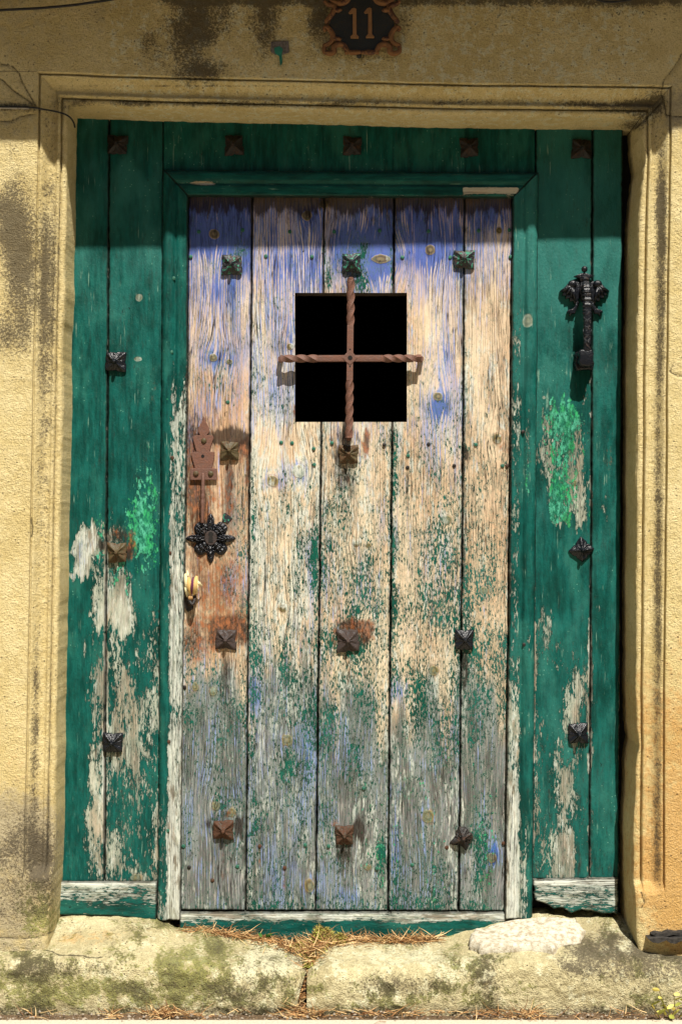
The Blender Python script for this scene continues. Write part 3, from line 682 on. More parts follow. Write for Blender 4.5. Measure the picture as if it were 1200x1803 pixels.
def wood_mesh(name, xl, xr, yt, yb, y0, back, mat, fields, seed, step=2.4, relief=None, hole=None, horiz=False, knots=(), ragged=0.8, bevel=0.0018, cup=0.0012, plain_edge=False):
    """board with left / right edges xl(py), xr(py) and top / bottom edges yt(px), yb(px) in photo pixels"""
    if not callable(xl): xl = c_(float(xl))
    if not callable(xr): xr = c_(float(xr))
    if not callable(yt): yt = c_(float(yt))
    if not callable(yb): yb = c_(float(yb))
    ym = 0.5 * (float(yt(float(xl(900.)))) + float(yb(float(xl(900.)))))
    xm = 0.5 * (float(xl(ym)) + float(xr(ym)))
    W_ = max(float(xr(ym) - xl(ym)), 4); H_ = float(yb(xm) - yt(xm))
    nu = max(5, int(W_ / step) + 1); nv = max(5, int(H_ / step) + 1)
    u = np.linspace(0, 1, nu)[None, :]; v = np.linspace(0, 1, nv)[:, None]
    y = (float(yt(xm)) * (1 - v) + float(yb(xm)) * v) + 0 * u
    for _ in range(4):
        x = xl(y) * (1 - u) + xr(y) * u
        y = yt(x) * (1 - v) + yb(x) * v
    # ragged, slightly wandering edges
    wl = ragged * (fbm(y / 9., 0 * y + .2, seed + 101, 3) + 0.8 * fbm(y / 90., 0 * y + .2, seed + 102, 2)); wr = ragged * (fbm(y / 9., 0 * y + .2, seed + 103, 3) + 0.8 * fbm(y / 90., 0 * y + .2, seed + 104, 2))
    wt = ragged * fbm(x / 9., 0 * x + .2, seed + 105, 3); wb = ragged * fbm(x / 9., 0 * x + .2, seed + 106, 3)
    x = x + wl * (1 - u) ** 6 + wr * u ** 6; y = y + wt * (1 - v) ** 40 + wb * v ** 40
    if hole is not None:
        hx0, hx1, hy0, hy1 = hole; h2 = step * 0.75
        iny = (y > hy0 - h2) & (y < hy1 + h2); inx = (x > hx0 - h2) & (x < hx1 + h2)
        x = np.where(iny & (abs(x - hx0) < h2 * .7), hx0, x); x = np.where(iny & (abs(x - hx1) < h2 * .7), hx1, x)
        y = np.where(inx & (abs(y - hy0) < h2 * .7), hy0, y); y = np.where(inx & (abs(y - hy1) < h2 * .7), hy1, y)
    k = K(y0); Xw = (x - 600) * k; Zw = ZC + (901.5 - y) * k
    ex = np.minimum(u * W_, (1 - u) * W_) * S; ey = np.minimum(v * H_, (1 - v) * H_) * S
    e = np.minimum(ex, ey)
    yy = y0 + 0 * x + bevel * np.clip(1 - e / 0.004, 0, 1) ** 2
    if horiz: yy = yy + cup * ((2 * v - 1) ** 2)
    else: yy = yy + cup * ((2 * u - 1) ** 2) + 0.0006 * fbm(y / 160., u * 1.5, seed + 7, 3)
    yy = yy + 0.0007 * fbm(x / 16., y / 40., seed + 9, 3)
    if relief is not None: yy = yy + relief(x, y, u + 0 * y, v + 0 * x)
    # grain coordinates
    if horiz: ga, gl = Zw, Xw; al, ac = x, y
    else: ga, gl = Xw, Zw; al, ac = y, x
    gu = ga + 0.006 * fbm(al / 420., ac / 90., seed + 11, 3) + 0.0005 * fbm(al / 90., ac / 25., seed + 12, 2)
    hrt = (float(fbm(seed * 3.3, 0.5, 6, 1)) * 0.5 + 0.0)
    gu = gu + 0.020 * fbm(al / 700. + seed, 0 * al + .4, seed + 13, 2) * np.clip(1 - ((u if not horiz else v) - 0.5 - hrt) ** 2 * 6, 0, 1)
    kd = np.full(x.shape, 9.0)
    for (kx, ky, rx, ry) in knots:
        if rx < 1: continue
        dx = (x - kx); dy = (y - ky)
        wgt = np.exp(-((dx / (2.6 * rx)) ** 2 + (dy / (5.5 * ry)) ** 2))
        gu = gu - (dx * S) * 0.80 * wgt if not horiz else gu
        kd = np.minimum(kd, np.hypot(dx / rx, dy / ry) * (1 + .12 * fbm(dx / 7., dy / 7., seed + kx, 2)))
    yy = yy - 0.0012 * np.clip(1 - kd / 1.6, 0, 1) * (kd < 8)
    f = fields(x, y, u + 0 * y, v + 0 * x)
    Z0 = np.zeros_like(x)
    g = lambda key, dflt=0.0: (f[key] + Z0) if key in f else Z0 + dflt
    A1 = np.stack([g('G', -2), g('B', -2), g('W', -2)], -1); A2 = np.stack([g('M', -2), g('R', -2), g('D', -2)], -1)
    A3 = np.stack([kd, g('GY', 0), g('T', 0)], -1); A4 = np.stack([ga, gl, e + (0.01 if plain_edge else 0)], -1)
    GC = np.stack([gu, gl, Z0 + seed * 1.37], -1)
    V = np.stack([Xw, yy, Zw], -1)
    nr, nc = x.shape
    F = grid_faces(nr, nc)
    if hole is not None:
        cx = x.ravel()[F].mean(1); cyy = y.ravel()[F].mean(1)
        F = F[~((cx > hx0) & (cx < hx1) & (cyy > hy0) & (cyy < hy1))]
    # sides
    ring = np.concatenate([np.arange(nc), (np.arange(1, nr) * nc + nc - 1), ((nr - 1) * nc + np.arange(nc - 2, -1, -1)), (np.arange(nr - 2, 0, -1) * nc)])
    if hole is not None and (hx0 < x.min() or hx1 > x.max()) :
        rx_, ry_ = x.ravel()[ring], y.ravel()[ring]
        keep = ~((rx_ > hx0) & (rx_ < hx1) & (ry_ > hy0 + .1) & (ry_ < hy1 - .1))
    else: keep = np.ones(len(ring), bool)
    Vf = V.reshape(-1, 3); n0 = len(Vf)
    Vb = Vf[ring].copy(); Vb[:, 1] = y0 + back
    m_ = len(ring); j = np.arange(m_); jn = (j + 1) % m_
    Fs = np.stack([ring[j], ring[jn], n0 + jn, n0 + j], -1)
    Fs = Fs[keep[j] & keep[jn]]
    cat = lambda A_: np.concatenate([A_.reshape(-1, 3), A_.reshape(-1, 3)[ring]])
    me = mesh_from(name, np.concatenate([Vf, Vb]), np.concatenate([F, Fs]), mat)
    for nm, A_ in (('A1', A1), ('A2', A2), ('A3', A3), ('A4', A4), ('gc', GC)): setattr_vec(me, nm, cat(A_))
    return me

# studs: x, y, look, size, rotation
ST_FRAME = [(207, 255, 'dark', 1.0, 3), (412, 256, 'dark', 1.0, -2), (620, 257, 'dark', 1.0, 2), (825, 260, 'dark', .98, -3), (1023, 262, 'dark', 1.0, 2),
            (204, 637, 'black', 1.0, 2), (207, 973, 'ochre', .98, -2), (199, 1307, 'black', .98, 1), (1023, 968, 'black', .98, 40), (1017, 1291, 'black', 1.0, -2)]
ST_LEAF = [(408, 467, 'green', 1.0, 1), (619, 463, 'green', .95, -1), (816, 457, 'green', 1.0, 2), (404, 794, 'ochre', .98, 1), (613, 800, 'ochre', .95, -1),
           (398, 1126, 'brown', 1.0, 2), (612, 1128, 'brown', 1.08, -3), (817, 1126, 'black', .98, 1), (393, 1461, 'rust', 1.0, 1), (606, 1470, 'rust', .98, -1), (814, 1474, 'worn', 1.05, 24)]
STAINS = [(404, 860, 7, 55, 'R', .45), (398, 1185, 9, 50, 'D', .35), (612, 1190, 8, 55, 'R', .4), (606, 1530, 7, 45, 'R', .4), (393, 1520, 7, 45, 'R', .4), (613, 870, 8, 60, 'R', .4), (437, 830, 5, 40, 'R', .6), (207, 1040, 7, 50, 'R', .35), (820, 1180, 6, 50, 'D', .35), (717, 850, 3, 26, 'D', .5), (799, 850, 3, 30, 'D', .5), (892, 835, 3, 26, 'R', .6), (457, 1510, 3, 24, 'R', .6), (501, 1545, 3, 24, 'R', .6), (404, 772, 34, 13, 'D', 1.5), (425, 790, 12, 22, 'R', .6), (437, 785, 8, 14, 'R', .8), (404, 760, 30, 18, 'D', .35), (590, 800, 14, 20, 'D', .5), (612, 770, 26, 16, 'D', .6), (640, 790, 12, 26, 'R', .6), (646, 770, 6, 24, 'R', .75), (600, 840, 24, 22, 'D', .35),
          (400, 1098, 26, 12, 'R', .95), (425, 1115, 12, 22, 'R', .9), (378, 1120, 9, 18, 'R', .55), (425, 1130, 9, 12, 'D', .5), (612, 1100, 28, 12, 'R', 1.0), (645, 1112, 16, 22, 'R', 1.1), (640, 1128, 10, 14, 'D', .6), (588, 1125, 8, 18, 'R', .6),
          (420, 1455, 10, 18, 'D', .85), (368, 1450, 8, 14, 'D', .5), (398, 1432, 20, 10, 'R', .6), (628, 1458, 8, 20, 'D', .75), (640, 1465, 10, 24, 'D', .4), (588, 1450, 9, 14, 'R', .55), (606, 1500, 20, 24, 'D', .3),
          (206, 945, 22, 14, 'D', .5), (232, 960, 10, 28, 'R', .85), (226, 975, 8, 12, 'D', .8), (178, 960, 8, 10, 'D', .9), (200, 938, 18, 16, 'R', .6), (820, 800, 7, 15, 'D', .8), (820, 792, 12, 9, 'G', .25),
          (352, 920, 14, 90, 'R', .42), (340, 870, 14, 40, 'R', .40), (352, 740, 22, 20, 'D', .3), (340, 760, 14, 40, 'D', .28), (395, 1040, 45, 90, 'R', .13), (885, 790, 14, 12, 'R', .6), (345, 1130, 20, 40, 'R', .25), (865, 1055, 16, 10, 'R', .45), (520, 725, 7, 18, 'R', .7),
          (617, 500, 10, 20, 'D', .3), (612, 740, 16, 20, 'D', .3), (272, 690, 8, 60, 'R', .2), (1070, 800, 10, 50, 'R', .35)]
def add_stains(x, y, f):
    for (cx, cy, rx, ry, key, amp) in STAINS:
        f[key] = f.get(key, 0) + blob(x, y, cx, cy, rx, ry, amp)
    return f

def leaf_fields(plank):
    def fn(x, y, u, v):
        s = 200 + plank * 17
        n = fbm(x / 70., y / 130., s, 4); n2 = fbm(x / 24., y / 60., s + 5, 4); ns = fbm(x / 12., y / 160., s + 9, 3)
        f = {}
        # green: flecks growing denser downwards
        G = 0.06 + 0.14 * ss(480, 720, y) + 0.12 * ss(740, 900, y) + 0.03 * ss(1000, 1150, y) - 0.07 * ss(1260, 1400, y) + 0.13 * n + 0.14 * n2
        if plank == 0: G = G - 0.14 * box(x, y, 300, 440, 700, 1080, 40) + .03 * ss(1130, 1250, y)
        if plank == 1: G = G + 0.02 + 0.10 * ss(10, 0, abs(x - 446)) * ss(800, 850, y)
        if plank == 4: G = G + 0.00
        if plank in (2, 3): G = G + 0.03 * ss(800, 1000, y)
        G = G + blob(x, y, 695, 800, 6, 60, .35) + blob(x, y, 566, 780, 10, 50, .22) + blob(x, y, 554, 1000, 7, 90, .25) + blob(x, y, 690, 1000, 6, 160, .22) + blob(x, y, 815, 700, 5, 200, .16)
        G = G + blob(x, y, 817, 1130, 22, 40, .22) + blob(x, y, 612, 1135, 28, 26, .28) + blob(x, y, 406, 468, 34, 26, .22) + blob(x, y, 619, 470, 28, 40, .30) + blob(x, y, 816, 458, 30, 24, .26) + blob(x, y, 425, 440, 16, 12, .35)
        G = G + blob(x, y, 577, 490, 7, 30, .5) + blob(x, y, 640, 440, 8, 18, .45) + blob(x, y, 635, 500, 16, 26, .3) + blob(x, y, 570, 440, 4, 30, .4) + blob(x, y, 690, 480, 5, 40, .35)
        G = G + ss(1560, 1605, y) * .16 + blob(x, y, 505, 1340, 22, 30, .22) + blob(x, y, 670, 1500, 9, 30, .45) + blob(x, y, 845, 1500, 16, 60, .28) + blob(x, y, 735, 1240, 14, 60, .18)
        f['G'] = G
        # blue
        B = 0.41 * (1 - ss(450, 580, y)) + 0.16 * (1 - ss(700, 850, y)) + 0.02 + 0.26 * n + 0.12 * ns
        if plank == 0: B = B + 0.20 * (1 - ss(600, 660, y)) - blob(x, y, 360, 470, 40, 30, .35) - blob(x, y, 430, 530, 8, 70, .3) + blob(x, y, 385, 635, 40, 18, .4) + blob(x, y, 380, 405, 70, 42, .30)
        if plank == 1: B = B + blob(x, y, 530, 400, 50, 50, .12) + blob(x, y, 550, 470, 18, 60, .25) + 0.18 * box(x, y, 440, 520, 540, 800, 40) + blob(x, y, 550, 1000, 8, 90, .5) + blob(x, y, 447, 1225, 10, 40, .7)
        if plank == 2: B = B + blob(x, y, 670, 440, 50, 50, .42) + blob(x, y, 600, 430, 30, 30, .25) + blob(x, y, 672, 920, 10, 40, .4)
        if plank == 3: B = B + blob(x, y, 758, 440, 50, 60, .35) - blob(x, y, 715, 500, 20, 90, .3) + blob(x, y, 790, 620, 22, 120, .35) + blob(x, y, 770, 720, 22, 26, .55) + blob(x, y, 700, 1215, 18, 26, .75) + blob(x, y, 695, 1500, 10, 70, .5)
        if plank == 4: B = B - 0.10 - 0.16 * ss(380, 420, y) + blob(x, y, 870, 1505, 24, 40, .6) + blob(x, y, 870, 380, 40, 30, .25)
        for (kx, ky, rx, ry) in KN_LEAF:
            if rx > 8: B = B + 0.42 * np.exp(-(((x - kx) / (2.0 * rx)) ** 2 + ((y - ky) / (2.0 * ry)) ** 2))
        low = ss(1180, 1350, y)
        B = B + low * (0.13 + .18 * n) + blob(x, y, 360, 1520, 60, 90, .22) + blob(x, y, 620, 1580, 30, 20, .4) + blob(x, y, 655, 1598, 30, 10, .3)
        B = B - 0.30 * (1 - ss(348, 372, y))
        f['B'] = B
        # white ground coat
        W = 0.22 + 0.14 * n2 + 0.16 * ns + 0.10 * ss(520, 700, y) * (1 - .6 * low) + 0.18 * ss(0.14, 0.0, u) + 0.14 * ss(0.88, 1.0, u)
        if plank == 0: W = W - 0.06 - 0.22 * box(x, y, 300, 440, 700, 1130, 40) + 0.06 * low
        if plank == 1: W = W + 0.16 * ss(480, 560, y) + 0.16 * box(x, y, 438, 470, 780, 1450, 20)
        if plank == 2: W = W + 0.02 + 0.10 * box(x, y, 560, 620, 780, 1100, 30) + 0.16 * box(x, y, 600, 680, 1380, 1640, 60)
        if plank == 3: W = W + 0.16 * box(x, y, 690, 710, 1200, 1640, 14) + 0.30 * box(x, y, 785, 810, 1380, 1640, 12)
        if plank == 4: W = W - 0.05
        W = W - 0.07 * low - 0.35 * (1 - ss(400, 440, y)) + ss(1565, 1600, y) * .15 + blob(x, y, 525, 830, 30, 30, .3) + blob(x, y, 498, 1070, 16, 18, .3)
        f['W'] = W
        drip = fbm(x / 26., 0 * y + .3, s + 31, 2)
        f['GY'] = ss(1150, 1400, y + 90 * drip) * 1.0 + .1 * n + 0.55 * box(x, y, 0, 2000, 1200, 1700, 50) * ss(0.25, .5, u) * (1 - ss(.6, .85, u)) + 0.20 * ss(760, 1000, y) * (plank in (1,)) + .35 * blob(x, y, 350, 1260, 20, 80)
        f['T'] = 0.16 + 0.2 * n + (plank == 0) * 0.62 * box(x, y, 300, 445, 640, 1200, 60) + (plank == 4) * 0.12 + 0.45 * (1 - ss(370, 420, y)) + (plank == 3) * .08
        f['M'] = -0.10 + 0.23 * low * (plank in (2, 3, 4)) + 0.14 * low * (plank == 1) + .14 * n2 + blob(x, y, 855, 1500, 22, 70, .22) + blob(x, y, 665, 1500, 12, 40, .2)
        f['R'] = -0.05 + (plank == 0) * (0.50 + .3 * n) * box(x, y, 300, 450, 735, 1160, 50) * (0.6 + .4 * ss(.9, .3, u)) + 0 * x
        f['D'] = 0.80 * (1 - ss(350, 382, y + 14 * ns)) + 0.28 * (1 - ss(360, 440, y)) + 0.05 * n + 0.12 * low + 0.10 * n2  # shade below the top casing and eave painted in at the leaf top
        for (sx, sy, *_r) in ST_LEAF:          # run-off streaks under the studs
            f['D'] = f['D'] + 0.20 * np.exp(-((x - sx) / 13) ** 2) * ss(sy, sy + 25, y) * (1 - ss(sy + 60, sy + 150, y))
            f['GY'] = f['GY'] + 0.5 * np.exp(-((x - sx) / 18) ** 2) * ss(sy, sy + 40, y) * (1 - ss(sy + 100, sy + 260, y))
        return add_stains(x, y, f)
    return fn

def frame_fields(kind, pid):
    def fn(x, y, u, v):
        s = 400 + pid * 23
        n = fbm(x / 60., y / 170., s, 4); n2 = fbm(x / 20., y / 60., s + 5, 4); ns = fbm(x / 10., y / 170., s + 9, 3)
        f = {}
        xo, yo = x, y
        x = x + 13 * fbm(xo / 16., yo / 38., s + 61, 4) * (1 if kind == 'plank' else .2); y = y + (34 * fbm(xo / 9., yo / 60., s + 63, 3) if kind not in ('rail', 'casing_top') else 0)
        edge = ss(5, 0, np.minimum(u, 1 - u) * 80) if kind == 'plank' else 0
        if kind == 'plank' and x.mean() < 400:        # left boards
            G = 1.30 - 0.58 * ss(985, 1120, y + 60 * n) * ss(150, 176, x) - 0.20 * ss(1090, 1300, y + 60 * n) * ss(125, 160, x)
            G = G + .16 * n2 * ss(950, 1100, y) - .05 * ss(1000, 1200, y)
            G = G + 0.06 * ss(1250, 1500, y) * (x > 190) + (0.10 * n + .14 * n2) * 1
            G = G - 1.15 * box(x, y, 124, 165, 895, 1010, 10) * ss(880, 940, y + (x - 125) * 0.0) * ss(-15, 15, (y - 895) * .5 + (x - 135) * 1.2) - 0.72 * box(x, y, 162, 232, 915, 1110, 16) - blob(x, y, 215, 1170, 22, 120, .22) - blob(x, y, 145, 1130, 10, 50, .8) - blob(x, y, 160, 1260, 12, 90, .35) - blob(x, y, 155, 1480, 14, 110, .4)
            W = 0.32 + .16 * n2 + .20 * ns - 0.15 * blob(x, y, 215, 1190, 20, 120) + box(x, y, 120, 166, 890, 1010, 12) * .3
            f['M'] = -0.2 + blob(x, y, 248, 945, 26, 75, .80) + blob(x, y, 245, 880, 24, 70, .42) + blob(x, y, 262, 860, 10, 110, .30) + blob(x, y, 208, 1015, 20, 14, .75) + blob(x, y, 174, 950, 12, 70, .72) + .16 * n2 + blob(x, y, 270, 1030, 8, 100, .25) + blob(x, y, 240, 1545, 12, 8, .5)
            f['B'] = -0.3 + blob(x, y, 140, 970, 30, 50, .55) + blob(x, y, 140, 1450, 18, 130, .5) + blob(x, y, 135, 1560, 25, 30, .5)
            f['GY'] = 0.75 + .2 * n
        elif kind == 'plank' and x.mean() > 900:
            right = ss(1035, 1045, x)
            G = 1.30 - 0.56 * ss(1000, 1120, y + 60 * n) * (1 - .05 * right) + .14 * n2 * ss(1000, 1100, y) - 0.14 * ss(1200, 1350, y) * (1 - right) + .14 * n2 + .10 * n + .12 * blob(x, y, 1060, 1300, 30, 500)
            G = G - 0.86 * box(x, y, 950, 1037, 712, 922, 12) - blob(x, y, 1062, 900, 14, 90, .75) - blob(x, y, 965, 1090, 14, 40, .5) - blob(x, y, 1015, 1230, 18, 60, .5) - blob(x, y, 990, 1480, 22, 130, .35) - blob(x, y, 1028, 680, 8, 20, .9) - blob(x, y, 1055, 1010, 8, 60, .5)
            W = 0.26 + .16 * n2 + .20 * ns - 0.5 * blob(x, y, 1010, 800, 16, 60) + blob(x, y, 990, 1480, 26, 130, .2)
            f['M'] = -0.25 + box(x, y, 952, 1034, 705, 924, 16) * .72 + blob(x, y, 1000, 740, 26, 50, .42) + blob(x, y, 985, 880, 30, 40, .42) + .24 * n2 - blob(x, y, 1015, 790, 10, 40, .7) - blob(x, y, 1020, 900, 8, 60, .5) - blob(x, y, 955, 870, 8, 60, .6) + blob(x, y, 1052, 810, 8, 50, .45) + blob(x, y, 990, 670, 30, 20, .25)
            f['B'] = -0.3
            f['GY'] = 0.7 + .2 * n
        elif kind == 'top':
            G = 1.45 + .1 * n2; W = .4 + 0 * x; f['M'] = -.5; f['B'] = -.4; f['GY'] = .5
        elif kind == 'casing_left':
            q = ss(298, 306, x + 6 * ss(300, 1600, y))
            G = 1.20 - (0.66 * ss(520, 700, y + 80 * n) + .22 * ss(900, 1050, y)) * (0.45 + .55 * q) - 0.25 * ss(1350, 1560, y) + .16 * n2 + .10 * n - .15 * q * ss(540, 600, y) + blob(x, y, 285, 1000, 7, 300, .35)
            W = 0.66 + .12 * n2 + .12 * ns; f['M'] = -0.18 + .2 * n2 + blob(x, y, 300, 650, 14, 160, .32); f['B'] = -.4 + 0 * x; f['GY'] = .8 + 0 * x
            f['T'] = 0
        elif kind == 'casing_right':
            q = 1 - ss(914, 924, x + 6 * ss(300, 1600, y))
            G = 1.25 - 0.62 * q * ss(350, 600, y + 60 * n) - 0.30 * ss(1080, 1300, y + 80 * n) - .38 * ss(1350, 1500, y) * (1 - ss(925, 932, x)) - .75 * box(x, y, 922, 936, 700, 840, 10) + .15 * n2 + .08 * n - blob(x, y, 930, 1140, 5, 60, .6)
            W = 0.46 + .14 * n2 + .16 * ns + .15 * ss(1300, 1450, y); f['M'] = -0.2 + .2 * n2 + blob(x, y, 928, 840, 10, 30, .6) + blob(x, y, 912, 700, 5, 200, .2); f['B'] = -.4 + 0 * x; f['GY'] = .7 + 0 * x
        elif kind == 'casing_top':
            G = 1.25 + .12 * n2 - blob(x, y, 350, 322, 22, 3, 1.4) - blob(x, y, 368, 324, 14, 3, 1.4) - 1.5 * box(x, y, 815, 912, 330, 341, 3) - .5 * ss(339, 344, y)
            W = .5 + .1 * n2 - .5 * box(x, y, 815, 912, 329, 342, 5); f['M'] = -.4 + 0 * x; f['B'] = -.4; f['GY'] = .4 + 0 * x
        elif kind == 'rail':
            G = 0.50 + .20 * fbm(x / 90., y / 7., s, 3) + .16 * fbm(x / 40., y / 18., s + 3, 3) + (.16 if pid != 21 else .06)
            G = G - (.24 if pid == 20 else 0) - .65 * ss(1562, 1552, y) + (.35 * ss(1580, 1600, y) if pid == 20 else 0)
            W = .60 + .16 * fbm(x / 60., y / 6., s + 7, 3); f['M'] = -.4; f['B'] = -.5; f['GY'] = .8
            if pid == 22: G = G - .5 * (1 - ss(1616, 1626, y)) + .25 * ss(1622, 1640, y); W = W - .1
            if pid == 21: G = G - .10
        f['G'] = G - 0.75 * edge * ss(.35, .65, vn(y / 26., 0 * y + pid, 77)) * (1.0 if kind == 'plank' else 0) * ss(240, 400, y)
        f['W'] = W + edge * .2
        x, y = xo, yo
        f.setdefault('T', -0.1 + .55 * ss(760, 420, y) * (kind in ('plank', 'casing_left', 'casing_right')) + (.35 * (xo.mean() > 900)) + .25 * n2)
        f['R'] = -0.06 + 0 * x
        f['D'] = 0.02 + 0.10 * n2 + 0.10 * ss(1300, 1550, y) + 0 * x
        return add_stains(x, y, f)
    return fn

# --- the fixed surround of the wicket (big door)
frame = thing('door_surround', 'tall green painted plank surround fixed round the weathered wicket door', 'door frame', (0, 0, 0.12))
lj = lambda y: left_in(y) - 8
rj = lambda y: np.interp(y, [200, 1650], [1096, 1088])
sA = poly([(200, 192), (600, 190), (1000, 187), (1550, 184)]); sB = poly([(200, 285), (1600, 278)])
rA = poly([(200, 946), (1600, 939)]); rB = poly([(200, 1043), (900, 1040.5), (1550, 1037)])
gp = 1.0
yt = lambda x: top_in(x) - 10
lbot = c_(1553.); rbot = c_(1548.)
def plankobj(nm, xl, xr, t, b, y0, fl, seed, parent=frame, mat=M_FRAME, knots=KN_FRAME, label=None, **kw):
    me = wood_mesh(nm, xl, xr, t, b, y0, kw.pop('back', 0.035), mat, fl, seed, knots=knots, **kw)
    return link(nm, me, parent, label=label)
plankobj('plank', lj, lambda y: sA(y) - gp, yt, lbot, 0.0, frame_fields('plank', 0), 0)
plankobj('plank', lambda y: sA(y) + gp, lambda y: sB(y) + 3, yt, lbot, 0.001, frame_fields('plank', 1), 1)
plankobj('plank', lambda y: rA(y) - 3, lambda y: rB(y) - gp, yt, rbot, 0.001, frame_fields('plank', 2), 2)
plankobj('plank', lambda y: rB(y) + gp, rj, yt, rbot, 0.0, frame_fields('plank', 3), 3)
tx = [286.5, 440, 567, 692, 818, 941]
for i in range(5):
    plankobj('top_plank', tx[i] + (0.12 if i else 2), tx[i + 1] - 0.12, yt, 325, 0.0, frame_fields('top', 4 + i), 4 + i, ragged=0.1, bevel=0.0006, cup=0.0002, plain_edge=True)
# casing: moulded boards, mitred at the top corners
def cas(q):        # q = 0 at the inner edge, 1 at the outer
    return np.interp(q, [0, .03, .10, .40, .44, .48, .54, .60, .80, .88, .93, 1.0], [.004, 0, -.001, -.001, .003, .003, -.002, -.005, -.006, -.004, .001, .006])
cl_o = poly([(295, 286), (1000, 281), (1620, 276)]); cl_i = poly([(295, 331), (700, 329), (1150, 322), (1620, 317)])
cr_i = poly([(295, 903.5), (1000, 897), (1620, 889)]); cr_o = poly([(295, 948), (1000, 943), (1620, 937)])
ct_o = poly([(280, 298), (950, 303)]); ct_i = poly([(280, 344), (950, 347)])
plankobj('casing', cl_o, cl_i, lambda x: 298 + (x - 286) * 46 / 45., c_(1620.), -0.012, frame_fields('casing_left', 9), 9, relief=lambda x, y, u, v: cas(1 - u), cup=0, step=2.0, bevel=.001, back=.03)
plankobj('casing', cr_i, cr_o, lambda x: 346 - (x - 903.5) * 44 / 44.5, c_(1618.), -0.012, frame_fields('casing_right', 10), 10, relief=lambda x, y, u, v: cas(u), cup=0, step=2.0, bevel=.001, back=.03)
plankobj('casing', lambda y: 286.6 + (y - 298) * 45 / 46., lambda y: 947.4 - (y - 302) * 44.5 / 44., ct_o, ct_i, -0.0122, frame_fields('casing_top', 11), 11, relief=lambda x, y, u, v: cas(1 - v), cup=0, step=2.0, horiz=True, bevel=.001, back=.03)
# bottom rails
plankobj('bottom_rail', lambda y: left_in(y) - 6, 275, lambda x: 1553.5 + 0.0 * x, lambda x: np.interp(x, [100, 200, 275], [1612, 1613, 1622]), -0.010, frame_fields('rail', 20), 20, horiz=True, knots=(), back=.04)
plankobj('bottom_rail', 940.5, 1087, lambda x: np.interp(x, [940, 1100], [1550, 1546.5]), lambda x: np.interp(x, [940, 950, 962, 975, 990, 1005, 1018, 1040, 1060, 1106], [1585, 1588, 1592, 1601, 1598, 1610, 1603, 1603, 1609, 1610]), -0.010, frame_fields('rail', 21), 21, horiz=True, knots=(), ragged=1.8, back=.04)
plankobj('threshold_board', 316.5, 891, lambda x: 1608 + 0 * x, c_(1665.), -0.004, frame_fields('rail', 22), 22, horiz=True, knots=(), back=.04)
link('dark_gap_backing', box_mesh('dark_gap_backing', PX(95), PX(280), 0.046, 0.054, 0.1, 2.12, M_DARK), frame)  # black sheets added behind the boards so the gaps read as deep shade
link('dark_gap_backing', box_mesh('dark_gap_backing', PX(940), PX(1135), 0.046, 0.054, 0.1, 2.12, M_DARK), frame)

# --- the wicket leaf
leaf = thing('wicket_door', 'weathered plank door leaf, paint worn to bare wood, with square barred opening', 'door', P(603, 1606, 0.02))
lo = poly([(340, 332), (700, 330), (1000, 325), (1180, 318), (1610, 318)])
seams = [poly([(340, 444), (900, 438.5), (1610, 432.5)]), poly([(340, 570.5), (900, 563.5), (1610, 555)]), poly([(340, 694), (900, 688.5), (1610, 682.5)]), poly([(340, 817.5), (900, 813.5), (1610, 807)])]
hi = poly([(340, 902), (900, 896), (1610, 889)])
edges = [lo] + seams + [hi]
YL = 0.004
HOLE = (519.0, 716.0, 515.5, 743.0)
for i in range(5):
    l = edges[i]; r = edges[i + 1]
    gl_ = (lambda y, l=l, g=(0 if i == 0 else 0.9): l(y) + g); gr_ = (lambda y, r=r, g=(0 if i == 4 else 0.9): r(y) - g)
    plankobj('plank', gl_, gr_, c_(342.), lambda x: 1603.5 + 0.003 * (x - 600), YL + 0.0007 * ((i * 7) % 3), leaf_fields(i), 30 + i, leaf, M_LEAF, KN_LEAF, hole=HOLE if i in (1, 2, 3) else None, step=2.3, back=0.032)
# lining of the opening
hx0, hx1 = PX(HOLE[0], YL), PX(HOLE[1], YL); hz0, hz1 = PZ(HOLE[3], YL), PZ(HOLE[2], YL)
t_ = 0.022
for (a0, a1, b0, b1) in ((hx0 - t_, hx0 - .0004, hz0, hz1), (hx1 + .0004, hx1 + t_, hz0, hz1), (hx0 - t_, hx1 + t_, hz1 + .0004, hz1 + t_), (hx0 - t_, hx1 + t_, hz0 - t_, hz0 - .0004)):
    link('opening_lining', box_mesh('opening_lining', a0, a1, YL + 0.006, YL + 0.052, b0, b1, plain('old_dark_wood', (0.05, 0.035, 0.022), 0.9) if 'old_dark_wood' not in bpy.data.materials else bpy.data.materials['old_dark_wood']), leaf)

